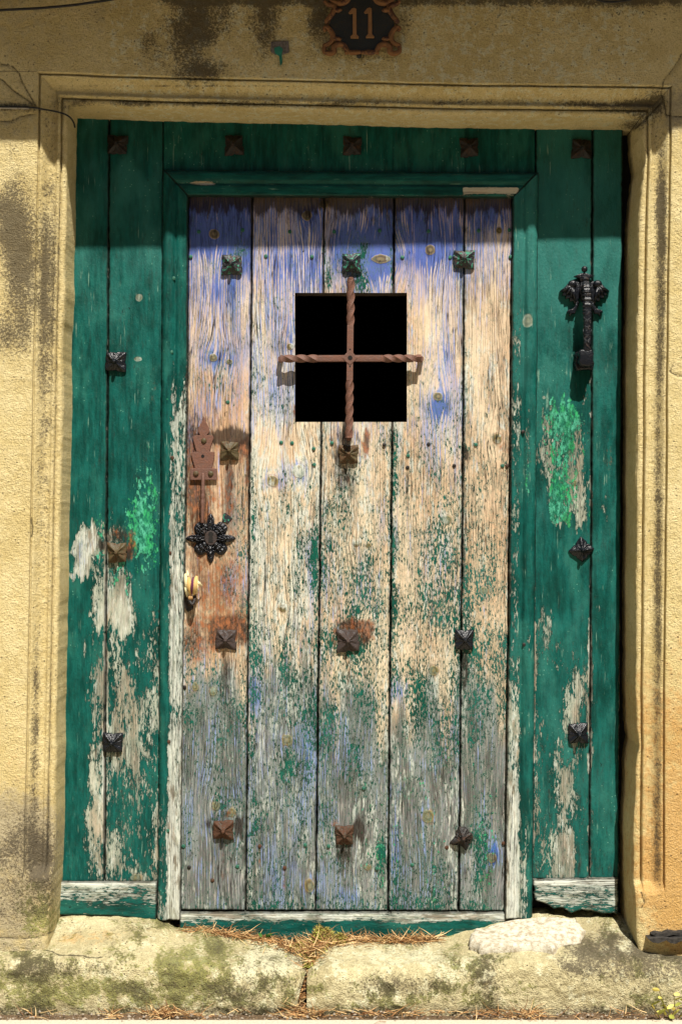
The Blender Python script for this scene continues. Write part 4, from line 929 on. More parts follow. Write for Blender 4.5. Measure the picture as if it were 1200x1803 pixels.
# =============================================================== IRONWORK
def stud_mesh(name, mat, seed, worn=0.0):
    r_ = random.Random(seed); n = 48
    a = 0.0245
    V = []; F = []
    rings = [(1.0, 0.0), (1.0, 0.0030), (0.955, 0.0048), (0.80, 0.0058), (0.55, 0.0085), (0.34, 0.0118), (0.22, 0.0145), (0.185, 0.0185), (0.17, 0.0245), (0.12, 0.0275), (0.04, 0.0285)]
    ph = [r_.uniform(-1, 1) for _ in range(8)]
    for k, (rr_, h) in enumerate(rings):
        for j in range(n):
            th = 2 * math.pi * j / n
            sq = 1 / max(abs(math.cos(th)), abs(math.sin(th)))
            notch = 1 - 0.13 * math.exp(-((math.cos(2 * th) ** 2 - 1) / 0.05) ** 2) - (worn * 0.22 * abs(math.sin(2.5 * th + ph[0] * 3)))
            # keep the centre round
            f = min(1, max(0, (rr_ - 0.15) / 0.3))
            rad = a * rr_ * (f * sq * notch + (1 - f) * 1.0)
            rad *= 1 + (0.045 + worn * .05) * math.sin(3 * th + ph[1] * 3) * f + 0.03 * ph[2] * math.cos(2 * th) * f + 0.03 * ph[3] * math.sin(th + ph[4] * 3) * f + 0.015 * r_.uniform(-1, 1) * f
            ridge = (abs(math.sin(2 * th)) ** 6) * 0.0030 * math.sin(min(1, rr_ / .98) * math.pi) if 0.2 < rr_ < 1 else 0
            leafr = 0.0011 * math.cos(8 * th) * (1 if 0.3 < rr_ < .9 else 0)
            z = h + ridge + leafr + (0.0011 + worn * .002) * r_.uniform(-1, 1) * (1 if 0 < k < 8 else 0)
            V.append((rad * math.cos(th) + 0.0016 * ph[5] * (h / .028), -z * (1 + .10 * ph[6]), rad * math.sin(th) + 0.0016 * ph[7] * (h / .028)))
    for i in range(len(rings) - 1):
        for j in range(n):
            F.append((i * n + j, (i + 1) * n + j, (i + 1) * n + (j + 1) % n, i * n + (j + 1) % n))
    V.append((0, -0.0288, 0)); c0 = len(V) - 1
    for j in range(n): F.append(((len(rings) - 1) * n + j, c0, (len(rings) - 1) * n + (j + 1) % n))
    me = mesh_from(name, V, F, mat, True)
    return me
M_DSTUD = metal_material('dull_brown_black_iron', (0.011, 0.009, 0.008), (0.075, 0.035, 0.018), 0.25, 0.5)
smat = dict(dark=M_DSTUD, black=M_IRON, ochre=M_RUSTO, green=M_GREENIRON, brown=M_BROWNIRON, rust=M_RUST, worn=M_DSTUD)
slab = dict(dark='dull brown black iron stud in the shade', black='black iron stud', ochre='ochre rusted iron stud', green='iron stud with green paint flakes', brown='brown iron stud', rust='orange rusty iron stud', worn='ragged worn dark iron stud')
smesh = {}
def put_studs(lst, par, y0):
    for i, (sx, sy, kd, sz, rt) in enumerate(lst):
        key = (kd, i)
        if key not in smesh: smesh[key] = stud_mesh('iron_stud', smat[kd], hash(kd) % 7 * 0 + len(smesh) * 5 + 3, 1.0 if kd == 'worn' else (0.15 if kd != 'black' else 0))
        p = P(sx, sy, y0); p.y = y0 + 0.0012
        link('iron_stud', smesh[key], par, p, (R(random.uniform(-2, 2)), R(rt), R(random.uniform(-2, 2))), (sz * random.uniform(.93, 1.06), 1.0, sz * random.uniform(.93, 1.06)), label=slab[kd])
put_studs(ST_FRAME, frame, -0.001); put_studs(ST_LEAF, leaf, YL - 0.001)

# small nails
def dome(name, r_, h, mat, n=10, dent=0.0):
    V = []; F = []
    rg_ = [(1, 0.001), (1, -h * .4), (.75, -h * .85), (.3, -h + dent)]
    for (q, z) in rg_:
        for j in range(n): V.append((r_ * q * math.cos(6.2832 * j / n), z, r_ * q * math.sin(6.2832 * j / n)))
    for i in range(len(rg_) - 1):
        for j in range(n): F.append((i * n + j, (i + 1) * n + j, (i + 1) * n + (j + 1) % n, i * n + (j + 1) % n))
    F.append([(len(rg_) - 1) * n + j for j in range(n)][::-1])
    return mesh_from(name, V, F, mat)
M_NG = plain('green_nail_paint', (0.02, 0.10, 0.065), 0.5, 0.4, 300)
nail_g = dome('nail', 0.0048, 0.0016, M_NG); nail_r = dome('nail', 0.0050, 0.0022, M_RUST); nail_k = dome('nail', 0.0048, 0.002, M_DSTUD)
for (nx, ny, k_) in [(336, 452, 0), (350, 408, 0), (427, 405, 0), (468, 451, 0), (549, 452, 0), (510, 408, 0), (588, 408, 0), (668, 406, 0), (754, 407, 0), (708, 453, 0), (792, 453, 0), (842, 406, 0), (896, 405, 0), (898, 452, 0),
                     (401, 708, 0), (495, 779, 0), (514, 780, 0), (552, 790, 0), (584, 780, 0), (676, 783, 2), (717, 823, 2), (754, 782, 2), (799, 820, 2), (837, 783, 0), (884, 820, 0), (553, 818, 0), (718, 802, 0), (892, 820, 2),
                     (299, 974, 1), (297, 1140, 0), (297, 1306, 1), (295, 1463, 0), (325, 1210, 2), (323, 1490, 0), (457, 1490, 1), (537, 1488, 0), (578, 1490, 0), (663, 1529, 0), (725, 1523, 0), (886, 1485, 1), (501, 1528, 1), (786, 1492, 1), (640, 1388, 0),
                     (303, 806, 1), (321, 948, 1), (374, 1550, 1), (333, 1527, 2), (418, 1526, 0), (922, 1135, 2), (920, 760, 2), (1035, 400, 2), (302, 620, 0), (306, 490, 0)]:
    par = frame if (nx < 318 or nx > 903) else leaf
    yy_ = -0.0150 if (nx < 318 or nx > 903) and nx < 960 else (YL - 0.0005)
    link('nail', (nail_g, nail_r, nail_k)[k_], par, P(nx, ny, yy_), (0, random.uniform(0, 6), 0))

def extrude_poly(name, pts, y_front, y_back, mat, bev=0.0, parent=None, smooth=False, flat_px=True, extra=None):
    """flat plate with the outline pts (photo pixels), front at y_front, bevelled"""
    bm = bmesh.new()
    vs_ = [bm.verts.new(P(x, y, y_front) if flat_px else Vector((x, y_front, y))) for (x, y) in pts]
    f = bm.faces.new(vs_)
    bmesh.ops.recalc_face_normals(bm, faces=[f])
    if f.normal.y > 0: f.normal_flip()
    ret = bmesh.ops.extrude_face_region(bm, geom=[f])
    nv_ = [g_ for g_ in ret['geom'] if isinstance(g_, bmesh.types.BMVert)]
    # the extruded copy becomes the front
    for v_ in vs_: v_.co.y = y_back
    fr = [g_ for g_ in ret['geom'] if isinstance(g_, bmesh.types.BMFace)]
    if bev > 0:
        fe = [e_ for e_ in bm.edges if all(v_ in nv_ for v_ in e_.verts)]
        bmesh.ops.bevel(bm, geom=fe, offset=bev, segments=2, affect='EDGES', profile=0.6)
    bmesh.ops.triangulate(bm, faces=[f_ for f_ in bm.faces if len(f_.verts) > 4])
    bmesh.ops.recalc_face_normals(bm, faces=bm.faces[:])
    me = bpy.data.meshes.new(name); bm.to_mesh(me); bm.free(); me.materials.append(mat)
    if smooth: me.polygons.foreach_set('use_smooth', np.ones(len(me.polygons), bool))
    return link(name, me, parent)

def tube(name, pts, radii, mat, parent=None, n=10, square=False, twist=None, cap=True, obj=True, rot0=0.0):
    """sweep a round or square section along world points"""
    pts = [Vector(p) for p in pts]; V = []; F = []
    if not hasattr(radii, '__len__'): radii = [radii] * len(pts)
    up = Vector((0, -1, 0))
    for i, p in enumerate(pts):
        t = (pts[min(i + 1, len(pts) - 1)] - pts[max(i - 1, 0)]).normalized()
        a_ = t.cross(up)
        if a_.length < 1e-4: a_ = t.cross(Vector((0, 0, 1)))
        a_.normalize(); b_ = t.cross(a_).normalized()
        tw = (twist[i] if twist is not None else 0) + rot0
        for j in range(n):
            th = 2 * math.pi * j / n
            if square:
                q = 1 / max(abs(math.cos(th)), abs(math.sin(th))); q = min(q, 1.32)
            else: q = 1
            ca, sa = math.cos(th + tw) * q, math.sin(th + tw) * q
            V.append(p + (a_ * ca + b_ * sa) * radii[i])
    for i in range(len(pts) - 1):
        for j in range(n): F.append((i * n + j, i * n + (j + 1) % n, (i + 1) * n + (j + 1) % n, (i + 1) * n + j))
    if cap:
        F.append(list(range(n))[::-1]); F.append([(len(pts) - 1) * n + j for j in range(n)])
    me = mesh_from(name, V, F, mat)
    if square: me.polygons.foreach_set('use_smooth', np.zeros(len(me.polygons), bool))
    return link(name, me, parent) if obj else me
def smoothpts(pts, n=8):
    """Catmull-Rom through points"""
    P_ = [Vector(p) for p in pts]; P_ = [P_[0] * 2 - P_[1]] + P_ + [P_[-1] * 2 - P_[-2]]
    out = []
    for i in range(1, len(P_) - 2):
        p0, p1, p2, p3 = P_[i - 1:i + 3]
        for k in range(n):
            t = k / n
            out.append(0.5 * ((2 * p1) + (p2 - p0) * t + (2 * p0 - 5 * p1 + 4 * p2 - p3) * t * t + (3 * p1 - p0 - 3 * p2 + p3) * t ** 3))
    out.append(P_[-2]); return out

# --- window bars: twisted square iron cross
YB = -0.024
def bar(x0, y0, x1, y1, tw_rng, name='window_bar'):
    n = 130; pts = []; tws = []; rad = []; tw = 0
    for i in range(n + 1):
        t = i / n; x = x0 + (x1 - x0) * t; y = y0 + (y1 - y0) * t
        yy = YB
        edge_ = min(t, 1 - t)
        pts.append(P(x, y, YB)); 
        intw = any(a_ < t < b_ for a_, b_ in tw_rng)
        tw += (2 * math.pi * 1.05 / 0.31 / n) if intw else 0
        tws.append(tw); rad.append(0.0080 if not intw else 0.0076)
    k_ = 0
    # straight parts come back to a whole quarter turn
    mid = [i for i in range(n + 1) if 0.36 < i / n < 0.62]
    q = tws[mid[0]]; off = round(q / (math.pi / 2)) * (math.pi / 2) - q
    m0 = min(i for i in range(n + 1) if tws[i] >= q - 1e-9)
    for i in range(n + 1):
        tws[i] += off * min(1, i / max(m0, 1)) if i < m0 else off
    # ends turn into the wood
    e0 = P(x0, y0, YL + 0.01); e1 = P(x1, y1, YL + 0.01)
    p0 = pts[0]; p1 = pts[-1]
    pre = [Vector((p0.x, YL + 0.01, p0.z)), Vector((p0.x, YB + 0.008, p0.z)), Vector((p0.x, YB + 0.003, p0.z)) + (pts[1] - p0) * 0.5]
    post = [Vector((p1.x, YB + 0.003, p1.z)) - (pts[1] - p0) * 0.5, Vector((p1.x, YB + 0.008, p1.z)), Vector((p1.x, YL + 0.01, p1.z))]
    o = tube(name, pts, rad, M_BAR, leaf, n=16, square=True, twist=tws, rot0=0)
    tube('bar_end', pre[:2], 0.0062, M_BAR, o, n=12, square=True)
    tube('bar_end', post[1:], 0.0062, M_BAR, o, n=12, square=True)
    return o
vbar = bar(617.5, 491, 614, 771, [(0.0, 0.30), (0.64, 1.0)])
bar(493, 631.5, 741, 631, [(0.02, 0.27), (0.73, 0.97)])
cpt = P(616, 629.5, YB - 0.0075)
extrude_poly('bar_boss', [(616, 617), (622, 622), (629, 630), (622, 637), (616, 643), (609, 637), (602, 630), (609, 622)], YB - 0.0092, YB + 0.002, M_BAR, 0.0012, vbar)
extrude_poly('boss_hole', [(616 + 4.2 * math.cos(a_), 630 + 4.2 * math.sin(a_)) for a_ in [k * math.pi / 4 for k in range(8)]], YB - 0.0098, YB - 0.0070, M_DARK, 0, vbar)
for yy_ in (615, 645):
    extrude_poly('rivet_hole', [(616 + 1.5 * math.cos(a_), yy_ + 1.5 * math.sin(a_)) for a_ in [k * math.pi / 3 for k in range(6)]], YB - 0.0086, YB - 0.0065, M_DARK, 0, vbar)

# --- latch plate with its rod
lp = [(359, 734), (364, 746), (368, 753), (368, 761), (364, 766), (375, 767), (376, 772), (373, 780), (369, 795), (378, 796), (378, 802), (373, 824), (381, 825), (381, 844), (336, 844), (336, 825), (343, 824), (337, 802), (336, 797), (346, 795), (342, 782), (339, 770), (341, 767), (352, 766), (349, 760), (349, 753), (354, 745)]
yf = YL - 0.005
plate = extrude_poly('latch_plate', lp, yf, YL + 0.001, M_BAR, 0.0012, leaf)
extrude_poly('latch_foot', [(335, 825), (382, 825), (382, 845), (335, 845)], yf - 0.003, yf + 0.0005, M_BAR, 0.0012, plate)
for (sx, sy) in ((359, 776), (345, 834), (371, 834)):
    link('screw', dome('screw', 0.0068, 0.004, M_RUSTO, 14), plate, P(sx, sy, yf - (0.003 if sy > 800 else 0)))
extrude_poly('plate_hole', [(357 + 3 * math.cos(a_), 803 + 3 * math.sin(a_)) for a_ in [k * math.pi / 4 for k in range(8)]], yf - 0.0007, yf + 0.0005, M_DARK, 0, plate)
rp = [P(357.5, 833, yf - 0.006), P(357.5, 845, yf - 0.010), P(357, 870, yf - 0.012), P(356.5, 900, yf - 0.013), P(356, 921, yf - 0.012)]
rp = smoothpts(rp, 8)
tube('latch_rod', rp, [0.0035 + 0.0012 * math.sin(i / len(rp) * 3) + (0.0012 if i in (14, 17, 20) else 0) for i in range(len(rp))], M_BAR, leaf, n=12)

# --- keyhole escutcheon: eight ribbed petals
def escutcheon():
    n, m_ = 160, 22; V = []; F = []
    for i in range(m_ + 1):
        q = i / m_
        for j in range(n):
            th = 2 * math.pi * j / n
            k8 = (th / (math.pi / 4)); near = round(k8); dl = (k8 - near)
            main = (near % 2 == 0)
            rmax = (44 if main else 36)
            wv = math.cos(dl * math.pi)                 # 1 in the middle of a petal, 0 between
            R_ = 27 + (rmax - 27) * max(0, 1 - (abs(dl) / (0.30 if main else .5)) ** (1.5 if main else 3)) ** (0.8 if main else .6)
            r_ = R_ * q * S
            hgt = 0.004 + 0.008 * math.sin(min(1, q * 1.05) * math.pi) * (0.35 + 0.65 * wv) + 0.0022 * math.cos(q * 30) * (q > .35) * (q < .95) + 0.0012 * math.cos(dl * 25) * (q > .4)
            if q < .25: hgt = 0.0065
            if i == m_: hgt = 0.0
            V.append((r_ * math.cos(th), -hgt, r_ * math.sin(th)))
    for i in range(m_):
        for j in range(n): F.append((i * n + j, (i + 1) * n + j, (i + 1) * n + (j + 1) % n, i * n + (j + 1) % n))
    return mesh_from('keyhole_plate', V, F, M_IRON)
kp = P(371, 948, YL); kp.y = YL
esc = link('keyhole_plate', escutcheon(), leaf, kp)
kh = [(369 - 3 * 0, 951), (366.5, 957), (366.5, 959), (375.5, 959), (375, 957), (373, 948)]
kh = [(371 + 4.3 * math.cos(a_), 941 + 4.3 * math.sin(a_)) for a_ in [math.pi * (0.35 - k * 1.7 / 8) for k in range(9)]] + [(366.5, 955), (375.5, 955)]
c0_ = [(371 + 11 * math.cos(k * math.pi / 8), 947 + 13 * math.sin(k * math.pi / 8)) for k in range(16)]
extrude_poly('keyhole_boss', c0_, YL - 0.0125, YL - 0.004, M_BROWNIRON, 0.0016, esc)
extrude_poly('keyhole', [(371 + 4.4 * math.cos(a_), 940.5 + 4.4 * math.sin(a_)) for a_ in [math.radians(130 + k * 280 / 9) for k in range(10)]] + [(375, 955), (366.6, 955)], YL - 0.0134, YL - 0.008, M_DARK, 0, esc)
extrude_poly('tin_scrap', [(393, 905), (397, 903), (409, 912), (401, 921), (391, 917)], YL - 0.0022, YL + 0.001, M_GREENIRON, 0.0003, leaf)
# pull hook with ring under the husk
tube('pull_hook', smoothpts([P(331, 1050, YL + .006), P(333, 1056, YL - .02), P(338, 1064, YL - .03), P(342, 1058, YL - .022), P(343, 1050, YL - .012)], 6), 0.0042, M_DSTUD, leaf, n=10)
extrude_poly('slot_shadow_plate', [(325, 1052), (341, 1052), (340, 1072), (331, 1078), (325, 1070)], YL - 0.006, YL + 0.002, M_DSTUD, 0.001, leaf)  # dark iron plate standing for the shadow in the latch opening

# --- door handle on the right: crowned two-winged bird over a straight engraved grip
kn = thing('door_handle_group', '', '', P(1030, 640, 0)) if False else None
hnd = frame
def ellip(name, px, py, y, rx, ry, rz, mat, par, n=16, m=10, rot=0):
    V = []; F = []
    for i in range(m + 1):
        ph_ = math.pi * i / m
        for j in range(n):
            th = 2 * math.pi * j / n
            V.append((rx * math.sin(ph_) * math.cos(th), ry * math.sin(ph_) * math.sin(th), rz * math.cos(ph_)))
    for i in range(m):
        for j in range(n): F.append((i * n + j, (i + 1) * n + j, (i + 1) * n + (j + 1) % n, i * n + (j + 1) % n))
    return link(name, mesh_from(name, V, F, mat), par, P(px, py, y), (0, rot, 0))
def joined(name, parts, par, label=None):
    """join small meshes (given as linked objects) into one part"""
    bm = bmesh.new()
    mat = parts[0].data.materials[0]
    for o in parts:
        me = o.data.copy(); me.transform(Matrix.Translation(wloc(o)) @ o.rotation_euler.to_matrix().to_4x4()); bm.from_mesh(me)
        bpy.data.meshes.remove(me)
    me = bpy.data.meshes.new(name); bm.to_mesh(me); bm.free(); me.materials.append(mat)
    me.polygons.foreach_set('use_smooth', np.ones(len(me.polygons), bool))
    for o in parts: bpy.data.objects.remove(o)
    return link(name, me, par, label=label)
cx0 = 1029
def mirror_pts(pts): return [(2 * cx0 - x, y) for (x, y) in pts]
wing = [(1020, 497), (1015, 495), (1008, 494), (1000, 498), (994, 505), (985, 512), (992, 514), (989, 520), (996, 520), (995, 526), (1002, 524), (1003, 531), (1009, 529), (1011, 535), (1016, 530), (1020, 522), (1022, 510)]
claw = [(1014, 528), (1012, 538), (1008, 543), (999, 546), (997, 550), (1002, 550), (1002, 557), (1006, 552), (1012, 552), (1013, 547), (1017, 541), (1020, 532)]
p1_ = []
for pts in (wing, mirror_pts(wing)):
    p1_.append(extrude_poly('wing', pts, -0.012, 0.0, M_IRON, 0.003, frame, True))
for pts in (claw, mirror_pts(claw)):
    p1_.append(extrude_poly('wing', pts, -0.010, 0.0, M_IRON, 0.002, frame, True))
for sg in (-1, 1):
    p1_.append(ellip('wing', cx0 + sg * 22, 500, -0.013, 0.011, 0.008, 0.0095, M_IRON, frame))
    for k_ in range(4):
        a0 = P(cx0 + sg * 22, 503 + k_, -0.013); a1 = P(cx0 + sg * (41 - k_ * 8), 513 + k_ * 6, -0.011)
        p1_.append(tube('wing', [a0, (a0 + a1) / 2 - Vector((0, .003, 0)), a1], [0.004, 0.0045, 0.0022], M_IRON, frame, 8))
handle = joined('handle_wings', p1_, frame, 'black iron spread wings of the pull handle')
p2_ = [ellip('crown', 1028, 474, -0.016, .0078, .0078, .0078, M_IRON, frame), ellip('crown', 1029, 492, -0.016, .0085, .008, .007, M_IRON, frame),
       extrude_poly('crown', [(1010, 486), (1020, 482), (1028, 479), (1036, 482), (1046, 485), (1039, 489), (1036, 496), (1022, 496), (1019, 489)], -0.018, -0.002, M_IRON, 0.003, frame, True),
       extrude_poly('crown', [(1022, 496), (1036, 496), (1038, 512), (1034, 530), (1024, 530), (1020, 512)], -0.020, 0.0, M_IRON, 0.003, frame, True)]
joined('handle_crown', p2_, frame)
# grip
gpts = [P(1030, 500, -0.022), P(1031, 508, -0.036), P(1032.5, 520, -0.042), P(1033, 545, -0.043), P(1033, 590, -0.044), P(1032, 615, -0.042), P(1030.5, 628, -0.034), P(1029, 636, -0.018), P(1029, 640, 0.0)]
gs = smoothpts(gpts, 12)
gr = []
for i in range(len(gs)):
    t = i / len(gs); r0 = 0.0088 + (0.0016 * max(0, math.cos((t - 0.2) * 130)) if 0.10 < t < 0.36 else 0) + 0.0012 * ss(.6, .75, t)
    gr.append(float(r0))
grip = tube('handle_grip', gs, gr, M_IRON, frame, n=20, square=True)
ex_ = []
for (a0, a1) in [((1026, 558), (1040, 572)), ((1040, 558), (1026, 572)), ((1026, 594), (1040, 608)), ((1040, 594), (1026, 608)), ((1026, 576), (1040, 576)), ((1026, 590), (1040, 590)), ((1026, 608), (1033, 600)), ((1040, 608), (1033, 600)), ((1026, 580), (1026.2, 588)), ((1040, 580), (1039.8, 588))]:
    ex_.append(tube('engraving', [P(*a0, -0.0525), P(*a1, -0.0525)], 0.0011, M_IRON, frame, 6))
for yy_ in (514, 520, 527, 533, 540, 546, 551):
    ex_.append(tube('engraving', [P(1024.5, yy_, -0.050), P(1041, yy_, -0.050)], 0.0022, M_IRON, frame, 8))
joined('grip_ornament', ex_, frame)
foot = [(1013, 620), (1019, 618), (1040, 618), (1045, 622), (1043, 632), (1046, 640), (1043, 652), (1036, 650), (1015, 652), (1011, 640), (1014, 632)]
extrude_poly('handle_foot', foot, -0.020, 0.0, M_IRON, 0.004, frame, True)
extrude_poly('handle_block', [(1021, 615), (1041, 615), (1045, 622), (1042, 632), (1045, 641), (1036, 646), (1022, 643), (1018, 636), (1021, 628), (1018, 621)], -0.050, -0.018, M_IRON, 0.004, frame, True)

for o in list(frame.children):
    if o.name.split('.')[0] in ('handle_wings', 'handle_crown', 'grip_ornament', 'handle_foot', 'handle_block'):
        wv = wloc(o); o.parent = grip; o.location = wv - wloc(grip)
grip.name = 'door_handle'
# =============================================================== THINGS ON THE WALL
# --- house number plaque
plq = thing('house_number', 'dark house number plaque reading 11 in a scrolled copper frame', 'sign', P(637, 50, YW))
Q = lambda X_, Y_: (540 + X_ / 6., Y_ / 6.)
out_l = [(250, -60), (300, -20), (430, -25), (580, -45)]
body = [(290, -40), (330, 30), (300, 90), (250, 180), (235, 250), (270, 330), (300, 420), (330, 460), (420, 500), (460, 540), (580, 550)]
body = body + [(1160 - x, y) for (x, y) in body[::-1][1:]]
top_ = [(1160 - 290, -40), (800, -70), (580, -90), (360, -70)]
pl_ = [Q(*p) for p in body] + [Q(*p) for p in top_]
extrude_poly('plate', pl_, YW - 0.010, YW + 0.001, M_PLATE, 0.002, plq)
def scroll(pts, r0=0.0052, taper=True):
    for mir in (0, 1):
        pp = [(1160 - x, y) if mir else (x, y) for (x, y) in pts]
        w_ = smoothpts([P(*Q(*p), YW - 0.010) for p in pp], 6)
        n_ = len(w_)
        rad = [r0 * (0.75 + 0.5 * math.sin(i / (n_ - 1) * math.pi)) for i in range(n_)]
        tube('scroll', w_, rad, M_COPPER, plq, 10)
scroll([(180, 10), (220, 45), (290, 70), (275, 130), (235, 190), (205, 225), (225, 245)])
scroll([(200, 330), (185, 300), (215, 290), (255, 335), (275, 395), (255, 445), (215, 470), (185, 480), (190, 510)])
scroll([(220, 475), (185, 500), (190, 545), (240, 565), (285, 545), (285, 500), (330, 468), (385, 478), (415, 520), (430, 550), (400, 560)], 0.0056)
scroll([(430, 545), (470, 555), (520, 553), (580, 552)], 0.0050)
scroll([(240, -20), (290, 20), (350, 35), (410, 15), (440, -20), (500, -60), (580, -75)], 0.0060)
for (bx_, by_) in ((325, 108), (325, 412)):
    for mir in (0, 1):
        x_ = 1160 - bx_ if mir else bx_
        ellip('boss', *Q(x_, by_), YW - 0.012, 0.010, 0.005, 0.0055, M_COPPER, plq)
ellip('pendant', *Q(550, 590), YW - 0.004, 0.006, 0.006, 0.006, M_PLATE, plq)
one = [(440, 130), (475, 88), (500, 80), (522, 92), (524, 360), (548, 385), (545, 402), (462, 402), (460, 385), (484, 360), (484, 140), (450, 145)]
for dx in (0, 163):
    extrude_poly('digit', [Q(x + dx, y - dx * 0.02) for (x, y) in one], YW - 0.0135, YW - 0.009, M_DIGIT, 0.0008, plq)
# --- cables
o = tube('cable', smoothpts([P(-40, 22, YW - .03), P(0, 18, YW - .028), P(60, 15, YW - .03), P(120, 10, YW - .03), P(165, 4, YW - .03), P(205, -3, YW - .03), P(260, -20, YW - .025)], 8), 0.0030, M_CABLE, None, 10)
tag(o, 'thin black cable sagging across the top left corner of the wall', 'cable')
o = tube('cable', smoothpts([P(1020, -14, YW - .012), P(1042, -3, YW - .013), P(1066, 3, YW - .013), P(1090, 2, YW - .013), P(1112, -2, YW - .013), P(1140, -14, YW - .012)], 8), 0.0024, M_CABLE, None, 10)
tag(o, 'short black cable loop dipping in at the top right of the wall', 'cable')
wp = [P(-60, 188, YW - .004), P(20, 188, YW - .004), P(50, 189, YW - .005), P(64, 190, YW - .006), P(74, 192, YW - .004), P(92, 195, YW + .016), P(112, 200, YW + .022), P(124, 207, YW + .025), P(130, 216, YW + .04), P(132, 224, YW + .06)]
o = tube('cable', smoothpts(wp, 6), 0.0021, M_CABLE, None, 8); tag(o, 'thin black wire crossing the left moulding into the door corner', 'cable')
o = tube('caulk_strip', smoothpts([P(-60, 189, YW - .001), P(0, 189, YW - .001), P(30, 190, YW - .001), P(52, 190, YW - .001)], 6), 0.0034, M_GREY, None, 8); tag(o, 'grey mortar strip packed in the joint left of the door moulding', 'mortar strip')
o = ellip('rusty_bolt', 246 * 2 / 2, 84 + 0, YW, .001, .001, .001, M_RUST, None); bpy.data.objects.remove(o)
# remnant of a tile with green paint, beside the number plaque
tl = thing('wall_tile_scrap', 'small grey scrap with a drip of green paint left of the number plaque', 'scrap', P(492, 84, YW))
extrude_poly('scrap_plate', [(477, 73), (508, 72), (509, 92), (500, 95), (484, 96), (476, 90)], YW - 0.003, YW + 0.002, plain('purple_grey_mortar', (0.13, 0.11, 0.10), .9, .4, 200), 0.001, tl)
extrude_poly('paint_drip', [(482, 84), (492, 81), (498, 86), (496, 94), (497, 110), (493, 116), (491, 98), (484, 94)], YW - 0.0038, YW - 0.001, plain('teal_paint', (0.02, 0.16, 0.11), .5), 0.0004, tl)
# --- slate wedges under the right jamb
for k_, (pts, lab) in enumerate([([(1146, 1645), (1153, 1642), (1165, 1644), (1176, 1640), (1190, 1642), (1215, 1639), (1215, 1645), (1196, 1648), (1184, 1646), (1168, 1650), (1152, 1648)], 'upper thin black slate wedge under the foot of the right jamb'),
                                 ([(1140, 1653), (1160, 1651), (1180, 1653), (1215, 1650), (1215, 1656), (1198, 1657), (1188, 1662), (1180, 1661), (1172, 1656), (1158, 1661), (1147, 1659)], 'lower thin black slate wedge under the foot of the right jamb')]):
    o = extrude_poly('slate_wedge', pts, YW - 0.016 - 0.01 * k_, YW + 0.03, M_SLATE, 0.0, None); tag(o, lab, 'slate', 'slate wedges under the right jamb')

# =============================================================== PLANTS AND DRY STUFF
def blades(name, bases, mat, length, width, spread, seed, up=0.6, seg=4):
    r_ = np.random.default_rng(seed); V = []; F = []; T = []
    for (bx_, by_, bz_) in bases:
        L = length * r_.uniform(.4, 1.3); az = r_.uniform(0, 6.283); upv = r_.uniform(-0.1, 1) * up
        d = np.array([math.cos(az) * spread, math.sin(az) * spread * .6 - .1, upv]); d = d / np.linalg.norm(d)
        p = np.array([bx_, by_, bz_]); side = np.cross(d, [r_.normal(), r_.normal(), r_.normal()]); side /= (np.linalg.norm(side) + 1e-9)
        tint = r_.uniform(0, 1); curl = r_.normal(0, .5, 3); b0 = len(V)
        for k in range(seg + 1):
            wv = width * (1 - (k / seg) ** 2) + width * .08
            V.append(p - side * wv * .5); V.append(p + side * wv * .5); T += [tint, tint]
            d = d + curl / seg * .9 + np.array([0, 0, -.16 * k / seg]); d = d / np.linalg.norm(d); p = p + d * L / seg
        for k in range(seg): F.append((b0 + 2 * k, b0 + 2 * k + 1, b0 + 2 * k + 3, b0 + 2 * k + 2))
    me = mesh_from(name, np.array(V), np.array(F), mat)
    a_ = me.attributes.new('tint', 'FLOAT', 'POINT'); a_.data.foreach_set('value', np.array(T, np.float32))
    return me
def bz(px, y): return PX(px, y), y, step_z(px, y)
def scatter(n, fx, fy, seed, zoff=0.0):
    r_ = np.random.default_rng(seed); out = []
    for _ in range(n):
        x = fx(r_); y = fy(r_, x); X_, Y_, Z_ = bz(x, y); out.append((X_, Y_, Z_ + zoff * r_.uniform(0, 1)))
    return out
b1 = scatter(650, lambda r: r.normal(545, 38), lambda r, x: -r.uniform(0.006, 0.075), 1, .012)
b1 += scatter(620, lambda r: r.uniform(600, 770), lambda r, x: -r.uniform(0.006, 0.035), 2, .004)
b1 += scatter(420, lambda r: r.uniform(318, 480), lambda r, x: -r.uniform(0.006, 0.03), 3, .003)
r_ = np.random.default_rng(4)
for _ in range(330):
    t = r_.uniform(0, 1); py = 1660 + 128 * t ** 1.4; y = -0.10 - .115 * t; x = float(gap(py)) + r_.normal(0, 8 * (1 - t) + 2.5)
    b1.append((PX(x, y), y, PZ(py, y) - .004))
o = link('dry_grass', blades('dry_grass', b1, M_STRAW, 0.046, 0.0017, 1.0, 11, 0.55)); tag(o, 'tangled straw coloured dry grass caught along the back of the doorstep', 'dry grass', kind='stuff')
